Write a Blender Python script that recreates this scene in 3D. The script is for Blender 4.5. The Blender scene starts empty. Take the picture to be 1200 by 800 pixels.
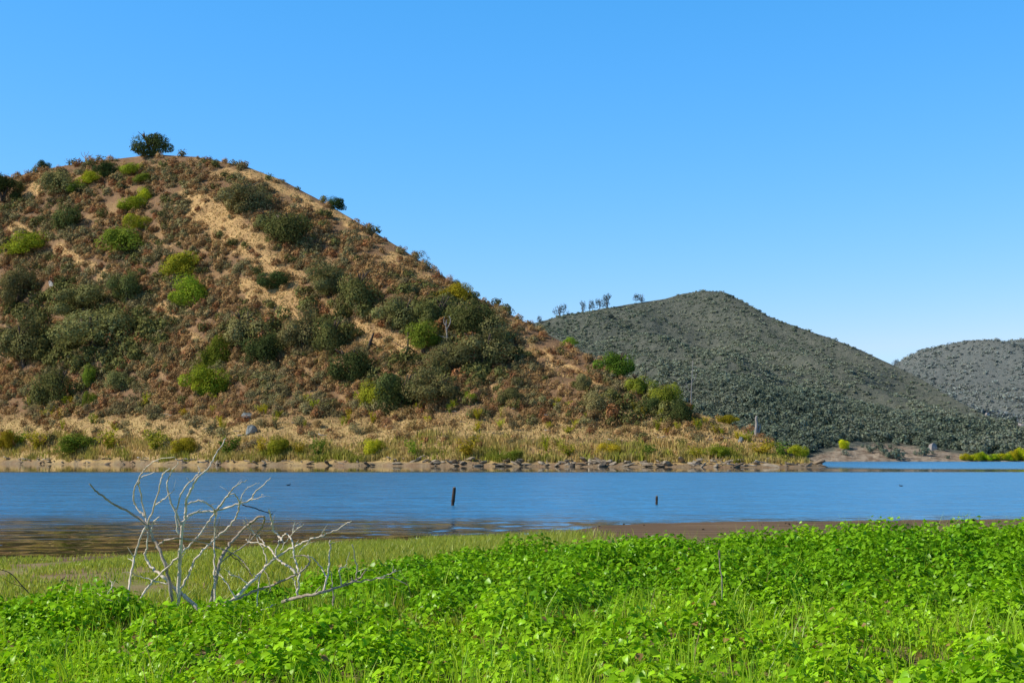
import bpy, math, random
import numpy as np
from mathutils import Vector, Matrix

random.seed(11)
RNG = np.random.default_rng(5)
SC = bpy.context.scene
COL = SC.collection

# ------------------------------------------------------------------ survey: sight lines measured on the photograph
F = 1648.0            # focal length in photo pixels (1200 wide)
CX, HY = 600.0, 535.0  # principal column, horizon row
H = 2.0               # eye height above the lake


def at(px, py, d):
    """point at forward distance d on the sight line px,py"""
    return Vector(((px - CX) / F * d, d, H - (py - HY) / F * d))


# ------------------------------------------------------------------ numpy noise
def _hash(ix, iy, seed):
    n = (ix.astype(np.int64) * 374761393 + iy.astype(np.int64) * 668265263 + seed * 1442695041) & 0x7fffffff
    n = ((n ^ (n >> 13)) * 1274126177) & 0x7fffffff
    n = n ^ (n >> 16)
    return (n & 0xffff) / 65535.0


def vnoise(x, y, seed=0):
    x = np.asarray(x, float); y = np.asarray(y, float)
    ix = np.floor(x); iy = np.floor(y)
    fx = x - ix; fy = y - iy
    fx = fx * fx * (3 - 2 * fx); fy = fy * fy * (3 - 2 * fy)
    a = _hash(ix, iy, seed); b = _hash(ix + 1, iy, seed)
    c = _hash(ix, iy + 1, seed); d = _hash(ix + 1, iy + 1, seed)
    return (a * (1 - fx) + b * fx) * (1 - fy) + (c * (1 - fx) + d * fx) * fy


def fbm(x, y, seed=0, octv=4):
    v = 0.0; a = 0.5; t = 0
    for k in range(octv):
        v = v + a * vnoise(np.asarray(x) * 2 ** k + 17.3 * k, np.asarray(y) * 2 ** k + 9.1 * k, seed + k)
        t += a; a *= 0.5
    return v / t


def sstep(a, b, x):
    t = np.clip((np.asarray(x, float) - a) / (b - a), 0, 1)
    return t * t * (3 - 2 * t)


# ------------------------------------------------------------------ scene helpers
def tag(o, label=None, cat=None, group=None, kind=None):
    if label: o['label'] = label
    if cat: o['category'] = cat
    if group: o['group'] = group
    if kind: o['kind'] = kind
    return o


def link(name, me, parent=None, loc=(0, 0, 0)):
    o = bpy.data.objects.new(name, me)
    COL.objects.link(o)
    o.location = loc
    if parent: o.parent = parent
    return o


def empty(name, loc, rz=0, sc=(1, 1, 1)):
    o = bpy.data.objects.new(name, None)
    COL.objects.link(o)
    o.location = loc; o.rotation_euler = (0, 0, rz); o.scale = sc
    o.empty_display_size = 0.2
    return o


def mesh_np(name, verts, faces, mat=None, col=None, smooth=False):
    """faces: list of int arrays (n,3) / (n,4)"""
    me = bpy.data.meshes.new(name)
    verts = np.asarray(verts, np.float32)
    me.vertices.add(len(verts)); me.vertices.foreach_set('co', verts.ravel())
    if not isinstance(faces, (list, tuple)): faces = [faces]
    loops = np.concatenate([f.ravel() for f in faces]).astype(np.int32)
    tot = np.concatenate([np.full(len(f), f.shape[1]) for f in faces]).astype(np.int32)
    start = np.concatenate([[0], np.cumsum(tot)[:-1]]).astype(np.int32)
    me.loops.add(len(loops)); me.loops.foreach_set('vertex_index', loops)
    me.polygons.add(len(tot))
    me.polygons.foreach_set('loop_start', start)
    me.polygons.foreach_set('loop_total', tot)
    if smooth: me.polygons.foreach_set('use_smooth', np.ones(len(tot), bool))
    if col is not None:
        c = np.ones((len(verts), 4), np.float32); c[:, :3] = col
        a = me.attributes.new('col', 'FLOAT_COLOR', 'POINT'); a.data.foreach_set('color', c.ravel())
    me.update(calc_edges=True); me.validate()
    if mat: me.materials.append(mat)
    return me


def grid_faces(nu, nv):
    i = np.arange(nu * nv).reshape(nu, nv)
    return np.stack([i[:-1, :-1], i[1:, :-1], i[1:, 1:], i[:-1, 1:]], -1).reshape(-1, 4)


# ------------------------------------------------------------------ materials
def new_mat(name):
    m = bpy.data.materials.new(name); m.use_nodes = True
    nt = m.node_tree; nt.nodes.clear()
    return m, nt, nt.nodes, nt.links


def principled(n, l, col=None, rough=0.8, spec=0.2):
    out = n.new('ShaderNodeOutputMaterial'); b = n.new('ShaderNodeBsdfPrincipled')
    b.inputs['Roughness'].default_value = rough
    b.inputs['Specular IOR Level'].default_value = spec
    if col is not None: b.inputs['Base Color'].default_value = (*col, 1)
    l.new(b.outputs[0], out.inputs[0])
    return b, out


def mathn(n, l, op, a, b=None, c=None, clamp=False):
    k = n.new('ShaderNodeMath'); k.operation = op; k.use_clamp = clamp
    for i, v in enumerate((a, b, c)):
        if v is None: continue
        if isinstance(v, (int, float)): k.inputs[i].default_value = v
        else: l.new(v, k.inputs[i])
    return k.outputs[0]


def mixc(n, l, fac, a, b, mode='MIX'):
    k = n.new('ShaderNodeMix'); k.data_type = 'RGBA'; k.blend_type = mode
    for sock, v in ((k.inputs[0], fac), (k.inputs[6], a), (k.inputs[7], b)):
        if isinstance(v, (int, float)): sock.default_value = v
        elif isinstance(v, tuple): sock.default_value = (*v, 1)
        else: l.new(v, sock)
    return k.outputs[2]


def noise(n, l, scale, detail=4, vec=None, rough=0.55):
    k = n.new('ShaderNodeTexNoise'); k.inputs['Scale'].default_value = scale
    k.inputs['Detail'].default_value = detail; k.inputs['Roughness'].default_value = rough
    if vec is not None: l.new(vec, k.inputs['Vector'])
    return k


def ramp(n, l, fac, stops):
    k = n.new('ShaderNodeValToRGB'); cr = k.color_ramp
    while len(cr.elements) < len(stops): cr.elements.new(0.5)
    for e, (p, c) in zip(cr.elements, stops):
        e.position = p; e.color = (*c, 1)
    l.new(fac, k.inputs[0])
    return k.outputs[0]


def leaf_mat(name, base, trans=0.3, var=0.25, huev=0.03, gloss=0.0, usecol=True, tcol=None):
    m, nt, n, l = new_mat(name)
    out = n.new('ShaderNodeOutputMaterial')
    c = n.new('ShaderNodeRGB'); c.outputs[0].default_value = (*base, 1)
    col = c.outputs[0]
    if usecol:
        a = n.new('ShaderNodeAttribute'); a.attribute_name = 'col'
        col = mixc(n, l, 1.0, col, a.outputs['Color'], 'MULTIPLY')
    oi = n.new('ShaderNodeObjectInfo')
    hs = n.new('ShaderNodeHueSaturation')
    l.new(col, hs.inputs['Color'])
    l.new(mathn(n, l, 'MULTIPLY_ADD', oi.outputs['Random'], 2 * var, 1 - var), hs.inputs['Value'])
    fr = mathn(n, l, 'FRACT', mathn(n, l, 'MULTIPLY', oi.outputs['Random'], 17.3))
    l.new(mathn(n, l, 'MULTIPLY_ADD', fr, 2 * huev, 0.5 - huev), hs.inputs['Hue'])
    df = n.new('ShaderNodeBsdfDiffuse'); l.new(hs.outputs[0], df.inputs[0])
    tr = n.new('ShaderNodeBsdfTranslucent')
    if tcol: l.new(mixc(n, l, 1.0, hs.outputs[0], tcol, 'MULTIPLY'), tr.inputs[0])
    else: l.new(hs.outputs[0], tr.inputs[0])
    mx = n.new('ShaderNodeMixShader'); mx.inputs[0].default_value = trans
    l.new(df.outputs[0], mx.inputs[1]); l.new(tr.outputs[0], mx.inputs[2])
    res = mx.outputs[0]
    if gloss > 0:
        g = n.new('ShaderNodeBsdfGlossy'); g.inputs['Roughness'].default_value = 0.38
        m2 = n.new('ShaderNodeMixShader'); m2.inputs[0].default_value = gloss
        l.new(res, m2.inputs[1]); l.new(g.outputs[0], m2.inputs[2]); res = m2.outputs[0]
    l.new(res, out.inputs[0])
    return m


def bark_mat(name, c1, c2, scale=6.0, rough=0.85, bump=0.3):
    m, nt, n, l = new_mat(name)
    b, out = principled(n, l, rough=rough, spec=0.15)
    tc = n.new('ShaderNodeTexCoord')
    nz = noise(n, l, scale, 6, tc.outputs['Object'], 0.65)
    l.new(ramp(n, l, nz.outputs[0], [(0.3, c1), (0.68, c2)]), b.inputs['Base Color'])
    bp = n.new('ShaderNodeBump'); bp.inputs['Strength'].default_value = bump; bp.inputs['Distance'].default_value = 0.05
    l.new(nz.outputs[0], bp.inputs['Height']); l.new(bp.outputs[0], b.inputs['Normal'])
    return m


M = {}
M['oak'] = leaf_mat('oak_leaves', (0.14, 0.155, 0.054), 0.25)
M['sageoak'] = leaf_mat('grey_oak_leaves', (0.25, 0.24, 0.10), 0.22)
M['dark'] = leaf_mat('dark_leaves', (0.085, 0.12, 0.042), 0.25)
M['green'] = leaf_mat('green_leaves', (0.19, 0.26, 0.036), 0.3)
M['bright'] = leaf_mat('bright_leaves', (0.31, 0.36, 0.035), 0.33)
M['yellow'] = leaf_mat('yellow_green_leaves', (0.48, 0.45, 0.035), 0.33)
M['brown'] = leaf_mat('dry_brown_leaves', (0.42, 0.27, 0.13), 0.15, 0.32, 0.02)
M['sage'] = leaf_mat('sage_leaves', (0.27, 0.235, 0.12), 0.15, 0.3, 0.02)
M['scrub'] = leaf_mat('scrub_leaves', (1, 1, 1), 0.15, 0.0, 0.0)
M['reed'] = leaf_mat('reed_leaves', (1, 1, 1), 0.3, 0.0, 0.0)
M['gum'] = leaf_mat('gum_leaves', (0.12, 0.16, 0.175), 0.2, 0.15)
M['farbush'] = leaf_mat('far_bush_leaves', (0.075, 0.105, 0.10), 0.15, 0.15)
M['willow'] = leaf_mat('willow_leaves', (0.56, 0.60, 0.025), 0.35, 0.2)
M['bark'] = bark_mat('oak_bark', (0.05, 0.035, 0.028), (0.16, 0.12, 0.09), 3)
M['farbark'] = bark_mat('far_bark', (0.14, 0.14, 0.15), (0.25, 0.25, 0.26), 2)
M['snag'] = bark_mat('snag_wood', (0.17, 0.15, 0.14), (0.42, 0.39, 0.37), 5)
M['charred'] = bark_mat('charred_wood', (0.03, 0.022, 0.018), (0.11, 0.08, 0.065), 5)
M['pale'] = bark_mat('bleached_wood', (0.46, 0.37, 0.29), (0.88, 0.77, 0.65), 9, 0.75, 0.5)
M['greywood'] = bark_mat('grey_wood', (0.20, 0.155, 0.12), (0.54, 0.45, 0.37), 11, 0.8, 0.5)
M['wetwood'] = bark_mat('wet_wood', (0.02, 0.014, 0.01), (0.10, 0.06, 0.04), 6, 0.6)
M['drift'] = bark_mat('driftwood', (0.12, 0.09, 0.07), (0.38, 0.31, 0.24), 4)
M['rock'] = bark_mat('pale_rock', (0.17, 0.14, 0.105), (0.46, 0.38, 0.29), 1.6, 0.9, 0.6)
M['drystone'] = bark_mat('brown_stone', (0.09, 0.07, 0.055), (0.30, 0.235, 0.17), 1.2, 0.9, 0.6)
M['bluerock'] = bark_mat('blue_grey_rock', (0.09, 0.10, 0.10), (0.30, 0.32, 0.32), 0.9, 0.9, 0.6)
M['whiterock'] = bark_mat('white_rock', (0.28, 0.27, 0.26), (0.62, 0.60, 0.58), 0.5, 0.9, 0.6)
M['pinkrock'] = bark_mat('far_pale_rock', (0.20, 0.18, 0.18), (0.46, 0.42, 0.41), 0.4, 0.9, 0.5)
M['clod'] = bark_mat('dark_mud_lump', (0.012, 0.010, 0.009), (0.05, 0.038, 0.03), 9, 0.9, 0.6)
M['bird'] = bark_mat('dark_plumage', (0.008, 0.008, 0.010), (0.03, 0.03, 0.034), 14, 0.6, 0.2)
M['beak'] = bark_mat('pale_beak', (0.35, 0.32, 0.26), (0.5, 0.46, 0.4), 10, 0.5, 0.1)
M['broad'] = leaf_mat('broad_leaves', (1, 1, 1), 0.24, 0.0, 0.0, 0.025, tcol=(1.25, 1.15, 0.45))
M['grass'] = leaf_mat('grass_blades', (1, 1, 1), 0.4, 0.0, 0.0, 0.02, tcol=(1.2, 1.1, 0.5))
M['straw'] = leaf_mat('straw_blades', (1, 1, 1), 0.3, 0.0, 0.0)

# ------------------------------------------------------------------ world, sun, camera
SUN_EL, SUN_AZ = math.radians(38), math.radians(-99)       # azimuth from straight ahead, minus = left
w = bpy.data.worlds.new('World'); SC.world = w; w.use_nodes = True
nt = w.node_tree; nt.nodes.clear()
out = nt.nodes.new('ShaderNodeOutputWorld'); bg = nt.nodes.new('ShaderNodeBackground')
sky = nt.nodes.new('ShaderNodeTexSky'); sky.sky_type = 'NISHITA'; sky.sun_disc = False
sky.sun_elevation = SUN_EL; sky.sun_rotation = SUN_AZ % (2 * math.pi)
sky.altitude = 300; sky.air_density = 1.0; sky.dust_density = 0.0; sky.ozone_density = 3.0
# tone of the air: per-channel response fitted to the deep clear blue of the day
SK = 0.14
sepc = nt.nodes.new('ShaderNodeSeparateColor'); comb = nt.nodes.new('ShaderNodeCombineColor')
nt.links.new(sky.outputs[0], sepc.inputs[0])
for ch, (g_, a_, top_) in enumerate([(1.62, 1.24, 0.55), (0.72, 0.905, 0.86), (0.6, 1.325, 1.1)]):
    def mth(op, x, y):
        k = nt.nodes.new('ShaderNodeMath'); k.operation = op
        nt.links.new(x, k.inputs[0]); k.inputs[1].default_value = y
        return k.outputs[0]
    v_ = mth('MULTIPLY', mth('POWER', mth('MULTIPLY', sepc.outputs[ch], SK), g_), a_)
    nt.links.new(mth('MULTIPLY', mth('MINIMUM', v_, top_), 1 / SK), comb.inputs[ch])
# sky above the view dimmed towards overhead, to weaken the ambient fill
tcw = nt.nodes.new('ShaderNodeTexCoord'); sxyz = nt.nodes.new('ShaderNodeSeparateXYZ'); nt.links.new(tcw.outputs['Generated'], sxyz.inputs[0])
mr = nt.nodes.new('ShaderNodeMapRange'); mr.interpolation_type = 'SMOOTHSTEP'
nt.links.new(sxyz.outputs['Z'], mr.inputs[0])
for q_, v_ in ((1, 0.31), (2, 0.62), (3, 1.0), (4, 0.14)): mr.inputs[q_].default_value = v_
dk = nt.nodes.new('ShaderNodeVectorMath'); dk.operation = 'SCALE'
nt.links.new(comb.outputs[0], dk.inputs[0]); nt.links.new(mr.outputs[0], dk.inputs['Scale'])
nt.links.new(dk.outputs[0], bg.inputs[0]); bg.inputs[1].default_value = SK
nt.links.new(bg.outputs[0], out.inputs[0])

ld = bpy.data.lights.new('sun', 'SUN'); ld.energy = 5.0; ld.angle = math.radians(0.5); ld.color = (1.0, 0.93, 0.80)
so = bpy.data.objects.new('sun', ld); COL.objects.link(so)
sdir = Vector((math.sin(SUN_AZ) * math.cos(SUN_EL), math.cos(SUN_AZ) * math.cos(SUN_EL), math.sin(SUN_EL)))
so.rotation_euler = sdir.to_track_quat('Z', 'Y').to_euler(); so.location = (-60, 20, 60)

cd = bpy.data.cameras.new('camera'); co = bpy.data.objects.new('camera', cd); COL.objects.link(co)
co.location = (0, 0, H); co.rotation_euler = (math.radians(90), 0, 0)
cd.sensor_width = 36; cd.lens = 36 * F / 1200; cd.shift_y = 135 / 1200
cd.clip_start = 0.1; cd.clip_end = 20000
SC.camera = co
SC.view_settings.view_transform = 'Standard'; SC.view_settings.look = 'None'
SC.view_settings.exposure = 0; SC.view_settings.gamma = 1
SC.cycles.max_bounces = 6; SC.cycles.transparent_max_bounces = 4
SC.cycles.use_denoising = True

# ------------------------------------------------------------------ ground (lake bed and near bank, one sheet)
SH_PX = [-900, -200, 0, 450, 600, 650, 700, 760, 1200, 2000]
SH_D = [25, 26.5, 27.5, 31.4, 34, 36.5, 40.5, 43, 45.5, 47]


def ground_z(X, Y):
    X = np.asarray(X, float); Y = np.asarray(Y, float)
    Yc = np.maximum(Y, 6.0)
    px = CX + F * X / Yc
    sh = np.interp(px, SH_PX, SH_D) + (fbm(X * 0.35, Y * 0.35, 3, 3) - 0.5) * 1.6
    t = sh - Y
    right = sstep(480, 760, px)
    zl = 0.042 * np.minimum(t, 9)
    zr = 0.010 * np.minimum(t, 14) + 0.28 * sstep(11, 24, t)
    z = np.where(t > 0, zl * (1 - right) + zr * right, np.maximum(0.05 * t, -3.0))
    z = z + np.where(t > 1, (fbm(X * 0.9, Y * 0.9, 8, 3) - 0.5) * 0.05 * np.clip(t / 6, 0, 1), 0)
    z = z + np.where((t <= 1) & (t > -6), (fbm(X * 1.5, Y * 1.5, 21, 3) - 0.5) * 0.03, 0)
    return z


xs = np.concatenate([-np.geomspace(5000, 24, 26), np.linspace(-23, 23, 150), np.geomspace(24, 5000, 26)])
ys = np.concatenate([-np.geomspace(3000, 10, 14), np.linspace(-9, 62, 230), np.geomspace(63, 7000, 34)])
GX, GY = np.meshgrid(xs, ys, indexing='ij')
GZ = ground_z(GX, GY)
m, nt, n, l = new_mat('bank_soil')
b, out = principled(n, l, rough=0.9, spec=0.15)
geo = n.new('ShaderNodeNewGeometry')
sep = n.new('ShaderNodeSeparateXYZ'); l.new(geo.outputs['Position'], sep.inputs[0])
n1 = noise(n, l, 1.1, 8, geo.outputs['Position'], 0.65)
n2 = noise(n, l, 14.0, 5, geo.outputs['Position'], 0.7)
dry = ramp(n, l, n1.outputs[0], [(0.3, (0.16, 0.105, 0.055)), (0.5, (0.28, 0.195, 0.105)), (0.7, (0.36, 0.275, 0.155))])
moss = mixc(n, l, 0.65, dry, (0.19, 0.22, 0.04))
mk = ramp(n, l, noise(n, l, 0.7, 5, geo.outputs['Position']).outputs[0], [(0.42, (0, 0, 0)), (0.6, (1, 1, 1))])
dry = mixc(n, l, mk, dry, moss)
mp = n.new('ShaderNodeMapping'); mp.inputs['Scale'].default_value = (0.25, 1.6, 1); l.new(geo.outputs['Position'], mp.inputs[0])
n3 = noise(n, l, 1.0, 6, mp.outputs[0], 0.6)
mud = ramp(n, l, n3.outputs[0], [(0.3, (0.08, 0.05, 0.028)), (0.5, (0.16, 0.10, 0.053)), (0.72, (0.26, 0.175, 0.095))])
wet = mathn(n, l, 'MULTIPLY_ADD', sep.outputs['Z'], -12.0, 1.9, True)
c = mixc(n, l, wet, dry, mud)
c = mixc(n, l, 0.35, c, n2.outputs[0], 'OVERLAY')
l.new(c, b.inputs['Base Color'])
l.new(mathn(n, l, 'MULTIPLY_ADD', wet, -0.12, 0.95), b.inputs['Roughness'])
bp = n.new('ShaderNodeBump'); bp.inputs['Strength'].default_value = 0.6; bp.inputs['Distance'].default_value = 0.03
l.new(n2.outputs[0], bp.inputs['Height']); l.new(bp.outputs[0], b.inputs['Normal'])
g = link('ground', mesh_np('ground', np.stack([GX, GY, GZ], -1).reshape(-1, 3), grid_faces(len(xs), len(ys)), m, smooth=True))
tag(g, 'brown muddy bank running down under the lake water', 'ground', kind='structure')

# ------------------------------------------------------------------ lake water
m, nt, n, l = new_mat('lake_water')
b, out = principled(n, l, rough=0.05, spec=0.5)
b.inputs['IOR'].default_value = 1.33
geo = n.new('ShaderNodeNewGeometry'); sep = n.new('ShaderNodeSeparateXYZ'); l.new(geo.outputs['Position'], sep.inputs[0])
mp = n.new('ShaderNodeMapping'); mp.inputs['Scale'].default_value = (0.03, 0.10, 1); l.new(geo.outputs['Position'], mp.inputs[0])
big = noise(n, l, 1.0, 5, mp.outputs[0], 0.6)


def rng(v, a, b_):
    k = n.new('ShaderNodeMapRange'); k.interpolation_type = 'SMOOTHSTEP'
    l.new(v, k.inputs[0]); k.inputs[1].default_value = a; k.inputs[2].default_value = b_
    return k.outputs[0]


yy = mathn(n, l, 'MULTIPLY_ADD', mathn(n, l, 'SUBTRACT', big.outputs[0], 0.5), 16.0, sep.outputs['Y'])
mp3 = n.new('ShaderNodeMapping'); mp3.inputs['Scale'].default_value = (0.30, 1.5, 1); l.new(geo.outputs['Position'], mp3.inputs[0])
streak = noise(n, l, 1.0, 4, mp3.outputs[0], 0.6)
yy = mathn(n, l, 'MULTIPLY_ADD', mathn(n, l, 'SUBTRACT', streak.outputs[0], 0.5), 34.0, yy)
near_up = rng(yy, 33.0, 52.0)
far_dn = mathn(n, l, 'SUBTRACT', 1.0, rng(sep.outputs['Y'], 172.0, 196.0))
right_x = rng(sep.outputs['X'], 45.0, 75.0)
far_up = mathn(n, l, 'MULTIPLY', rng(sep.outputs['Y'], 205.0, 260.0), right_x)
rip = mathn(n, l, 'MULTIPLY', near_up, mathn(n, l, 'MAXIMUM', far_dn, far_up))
mpw = n.new('ShaderNodeMapping'); mpw.inputs['Scale'].default_value = (1.1, 2.2, 1); l.new(geo.outputs['Position'], mpw.inputs[0])
nw1 = noise(n, l, 3.0, 3, mpw.outputs[0], 0.6)
mpw2 = n.new('ShaderNodeMapping'); mpw2.inputs['Scale'].default_value = (0.9, 1.2, 1); l.new(geo.outputs['Position'], mpw2.inputs[0])
nw2 = noise(n, l, 1.3, 2, mpw2.outputs[0], 0.5)


def centred(sock, s):
    v = n.new('ShaderNodeVectorMath'); v.operation = 'SUBTRACT'; l.new(sock, v.inputs[0]); v.inputs[1].default_value = (0.5, 0.5, 0.5)
    k = n.new('ShaderNodeVectorMath'); k.operation = 'SCALE'; l.new(v.outputs[0], k.inputs[0])
    if isinstance(s, float): k.inputs['Scale'].default_value = s
    else: l.new(s, k.inputs['Scale'])
    return k.outputs[0]


calm_near = mathn(n, l, 'SUBTRACT', 1.0, rng(sep.outputs['Y'], 60.0, 120.0))
mp4 = n.new('ShaderNodeMapping'); mp4.inputs['Scale'].default_value = (0.10, 0.35, 1); l.new(geo.outputs['Position'], mp4.inputs[0])
gust = noise(n, l, 1.0, 5, mp4.outputs[0], 0.65)
s1 = mathn(n, l, 'MULTIPLY_ADD', mathn(n, l, 'MULTIPLY', rip, mathn(n, l, 'MULTIPLY_ADD', gust.outputs[0], 2.4, -0.35)), 0.85, 0.012)
s2 = mathn(n, l, 'MULTIPLY_ADD', calm_near, 0.30, 0.012)
va = n.new('ShaderNodeVectorMath'); va.operation = 'ADD'
l.new(centred(nw1.outputs[1], s1), va.inputs[0]); l.new(centred(nw2.outputs[1], s2), va.inputs[1])
flat = n.new('ShaderNodeVectorMath'); flat.operation = 'MULTIPLY'; l.new(va.outputs[0], flat.inputs[0]); flat.inputs[1].default_value = (1, 1, 0)
up = n.new('ShaderNodeVectorMath'); up.operation = 'ADD'; l.new(flat.outputs[0], up.inputs[0]); up.inputs[1].default_value = (0, 0, 1)
nr = n.new('ShaderNodeVectorMath'); nr.operation = 'NORMALIZE'; l.new(up.outputs[0], nr.inputs[0])
l.new(nr.outputs[0], b.inputs['Normal'])
l.new(mathn(n, l, 'MULTIPLY_ADD', rip, 0.22, 0.03), b.inputs['Roughness'])
fx = n.new('ShaderNodeMapping'); fx.inputs['Scale'].default_value = (0.35, 0.5, 1); l.new(geo.outputs['Position'], fx.inputs[0])
fine_ = noise(n, l, 1.0, 3, fx.outputs[0], 0.7)
deep = ramp(n, l, mathn(n, l, 'MULTIPLY_ADD', fine_.outputs[0], 0.6, mathn(n, l, 'MULTIPLY', gust.outputs[0], 0.4)), [(0.36, (0.02, 0.16, 0.36)), (0.62, (0.06, 0.27, 0.52))])  # light and dark ripple dashes put into the water's base colour
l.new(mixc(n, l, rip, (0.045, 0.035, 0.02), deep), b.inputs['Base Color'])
wx = np.array([-6000, 6000]); wy = np.array([5, 9000])
WX, WY = np.meshgrid(wx, wy, indexing='ij')
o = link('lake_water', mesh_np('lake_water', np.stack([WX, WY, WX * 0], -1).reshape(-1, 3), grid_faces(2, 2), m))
tag(o, 'wide blue lake with calm brown reflections along both shores', 'lake', kind='structure')


# ------------------------------------------------------------------ hills
class Hill:
    """terrain patch: columns follow bearings, rows run from the shore over the ridge and down behind"""

    def __init__(self, pxs, ys_, yr_, ds, W, gpow, bench, relief, rows=130, back=1.0, seed=1, fine=0.25, bslope=0.35):
        self.pxs = pxs; U = len(pxs); S = rows
        s = np.linspace(0, 1, S); self.s = s
        P = np.zeros((U, S + 16, 3)); PY = np.zeros((U, S))
        for i, px in enumerate(pxs):
            d = ds[i] + bench[i] * np.minimum(s / 0.17, 1) + (W[i] - bench[i]) * np.maximum(0, (s - 0.17) / 0.83)
            gg = 1 - (1 - s) ** gpow
            py = ys_[i] + (yr_[i] - ys_[i]) * gg
            X = (px - CX) / F * d
            k = 4 * s * (1 - s) ** 0.8 * min(1.0, (ys_[i] - yr_[i]) / 120)
            rel = (fbm((X + 0.85 * d) / relief[0], (X - d) / (2.6 * relief[0]), seed, 4) - 0.5) * relief[1] * k
            rel = rel + (fbm(X / 4.0, d / 4.0, seed + 9, 3) - 0.5) * fine * 4 * np.clip(s * 20, 0, 1) * min(1, (ys_[i] - yr_[i]) / 60) * np.clip((1.02 - s) * 6, 0, 1)
            z = H - (py - HY) / F * d + rel
            z[0] = -0.4
            P[i, :S, 0] = X; P[i, :S, 1] = d; P[i, :S, 2] = z
            zr, dr = z[-1], d[-1]
            ext = (max(zr, 0) + 4) / bslope
            for q in range(16):
                tq = (q + 1) / 16.0
                dd = dr + ext * tq * 1.1
                P[i, S + q] = ((px - CX) / F * dd, dd, zr - bslope * ext * 1.1 * tq ** 1.35)
            # projected row, forced monotonic so picking by eye works
            PY[i] = np.minimum.accumulate(HY - (z - H) / d * F)
        self.P = P; self.PY = PY; self.S = S; self.ys_ = ys_; self.yr_ = yr_; self.gpow = gpow

    def mesh(self, name, mat, col=None):
        U, T = self.P.shape[:2]
        return mesh_np(name, self.P.reshape(-1, 3), grid_faces(U, T), mat, col, smooth=True)

    def pos(self, px, s):
        """arrays px, s(0..1) -> points"""
        fu = np.clip(np.interp(px, self.pxs, np.arange(len(self.pxs))), 0, len(self.pxs) - 1.001)
        fs = np.clip(np.asarray(s) * (self.S - 1), 0, self.S - 1 + 15)
        i = fu.astype(int); j = fs.astype(int)
        a = (fu - i)[:, None]; b_ = (fs - j)[:, None]
        P = self.P
        return (P[i, j] * (1 - a) + P[i + 1, j] * a) * (1 - b_) + (P[i, j + 1] * (1 - a) + P[i + 1, j + 1] * a) * b_

    def pick(self, px, py):
        i = int(np.clip(np.searchsorted(self.pxs, px), 1, len(self.pxs) - 1))
        col = self.PY[i]
        s = np.interp(-py, -col, self.s)
        return Vector(self.pos(np.array([float(px)]), np.array([s]))[0])

    def spread(self, N, px0, px1, rng_):
        px = rng_.uniform(px0, px1, N)
        h = np.interp(px, self.pxs, self.ys_ - self.yr_)
        keep = rng_.uniform(0, h.max(), N) < h
        px = px[keep]
        t = rng_.uniform(0.0, 1.0, len(px))
        s = 1 - (1 - t) ** (1 / self.gpow)
        ys_ = np.interp(px, self.pxs, self.ys_); yr_ = np.interp(px, self.pxs, self.yr_)
        return px, s, ys_ + (yr_ - ys_) * t


# the near hill
NR = [(-420, 330), (-300, 292), (-200, 262), (-100, 236), (0, 212), (30, 204), (60, 197), (100, 190), (140, 186), (180, 181), (230, 184), (285, 194), (330, 211),
      (385, 240), (420, 261), (470, 291), (520, 324), (560, 349), (600, 369), (640, 391), (680, 411), (720, 434), (760, 457), (790, 471),
      (810, 481), (850, 495), (880, 508), (905, 517), (930, 529), (950, 538), (960, 544), (968, 547.2)]
pxs = np.concatenate([np.linspace(-420, -20, 60, endpoint=False), np.linspace(-20, 968, 330)])
yr = np.interp(pxs, *zip(*NR)); 
ysh = np.interp(pxs, [-420, 0, 300, 600, 968], [541.6, 543.3, 545.2, 546.4, 547.9]) + (fbm(pxs / 26, pxs * 0, 77, 3) - 0.5) * 0.08
hh = np.maximum(ysh - yr, 0.4)
ds = (H * F) / (ysh - HY)
W = 14 + 0.5 * hh
near = Hill(pxs, ysh, yr, ds, W, 1.45, 0.2 * W + np.minimum(20, 0.1 * W), (42, 12.0), 150, seed=4, fine=0.3)

# bare straw strips between the scrub: bearings and rows as measured
STRIPS = [([(232, 240), (262, 262), (300, 292), (322, 318), (335, 345)], 20), ([(250, 200), (300, 205), (360, 232), (430, 272)], 6),
          ([(290, 335), (330, 360), (352, 385), (395, 400)], 13), ([(425, 405), (470, 410), (498, 420)], 20), ([(400, 340), (385, 372), (420, 385)], 9),
          ([(330, 395), (380, 425), (415, 447)], 8), ([(20, 235), (40, 222), (50, 215)], 8), ([(15, 268), (35, 272)], 8), ([(70, 295), (110, 318), (140, 335)], 6),
          ([(180, 350), (215, 385), (245, 400)], 6), ([(455, 300), (520, 345)], 8), ([(590, 375), (640, 420), (700, 450)], 5), ([(320, 310), (370, 330), (410, 322)], 8),
          ([(250, 430), (300, 428), (340, 420)], 5)]


def strip_mask(px, py):
    px = np.asarray(px, float); py = np.asarray(py, float)
    best = np.zeros_like(px)
    jx = (fbm(px / 14, py / 9, 51, 3) - 0.5) * 20; jy = (fbm(px / 14, py / 9, 61, 3) - 0.5) * 20
    x = px + jx; y = py + jy
    for pts, wd in STRIPS:
        for (x0, y0), (x1, y1) in zip(pts[:-1], pts[1:]):
            dx, dy = x1 - x0, y1 - y0
            t = np.clip(((x - x0) * dx + (y - y0) * dy) / (dx * dx + dy * dy), 0, 1)
            dist = np.hypot(x - x0 - t * dx, y - y0 - t * dy)
            best = np.maximum(best, 1 - sstep(wd * 0.6, wd * 1.2, dist))
    return best


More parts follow.
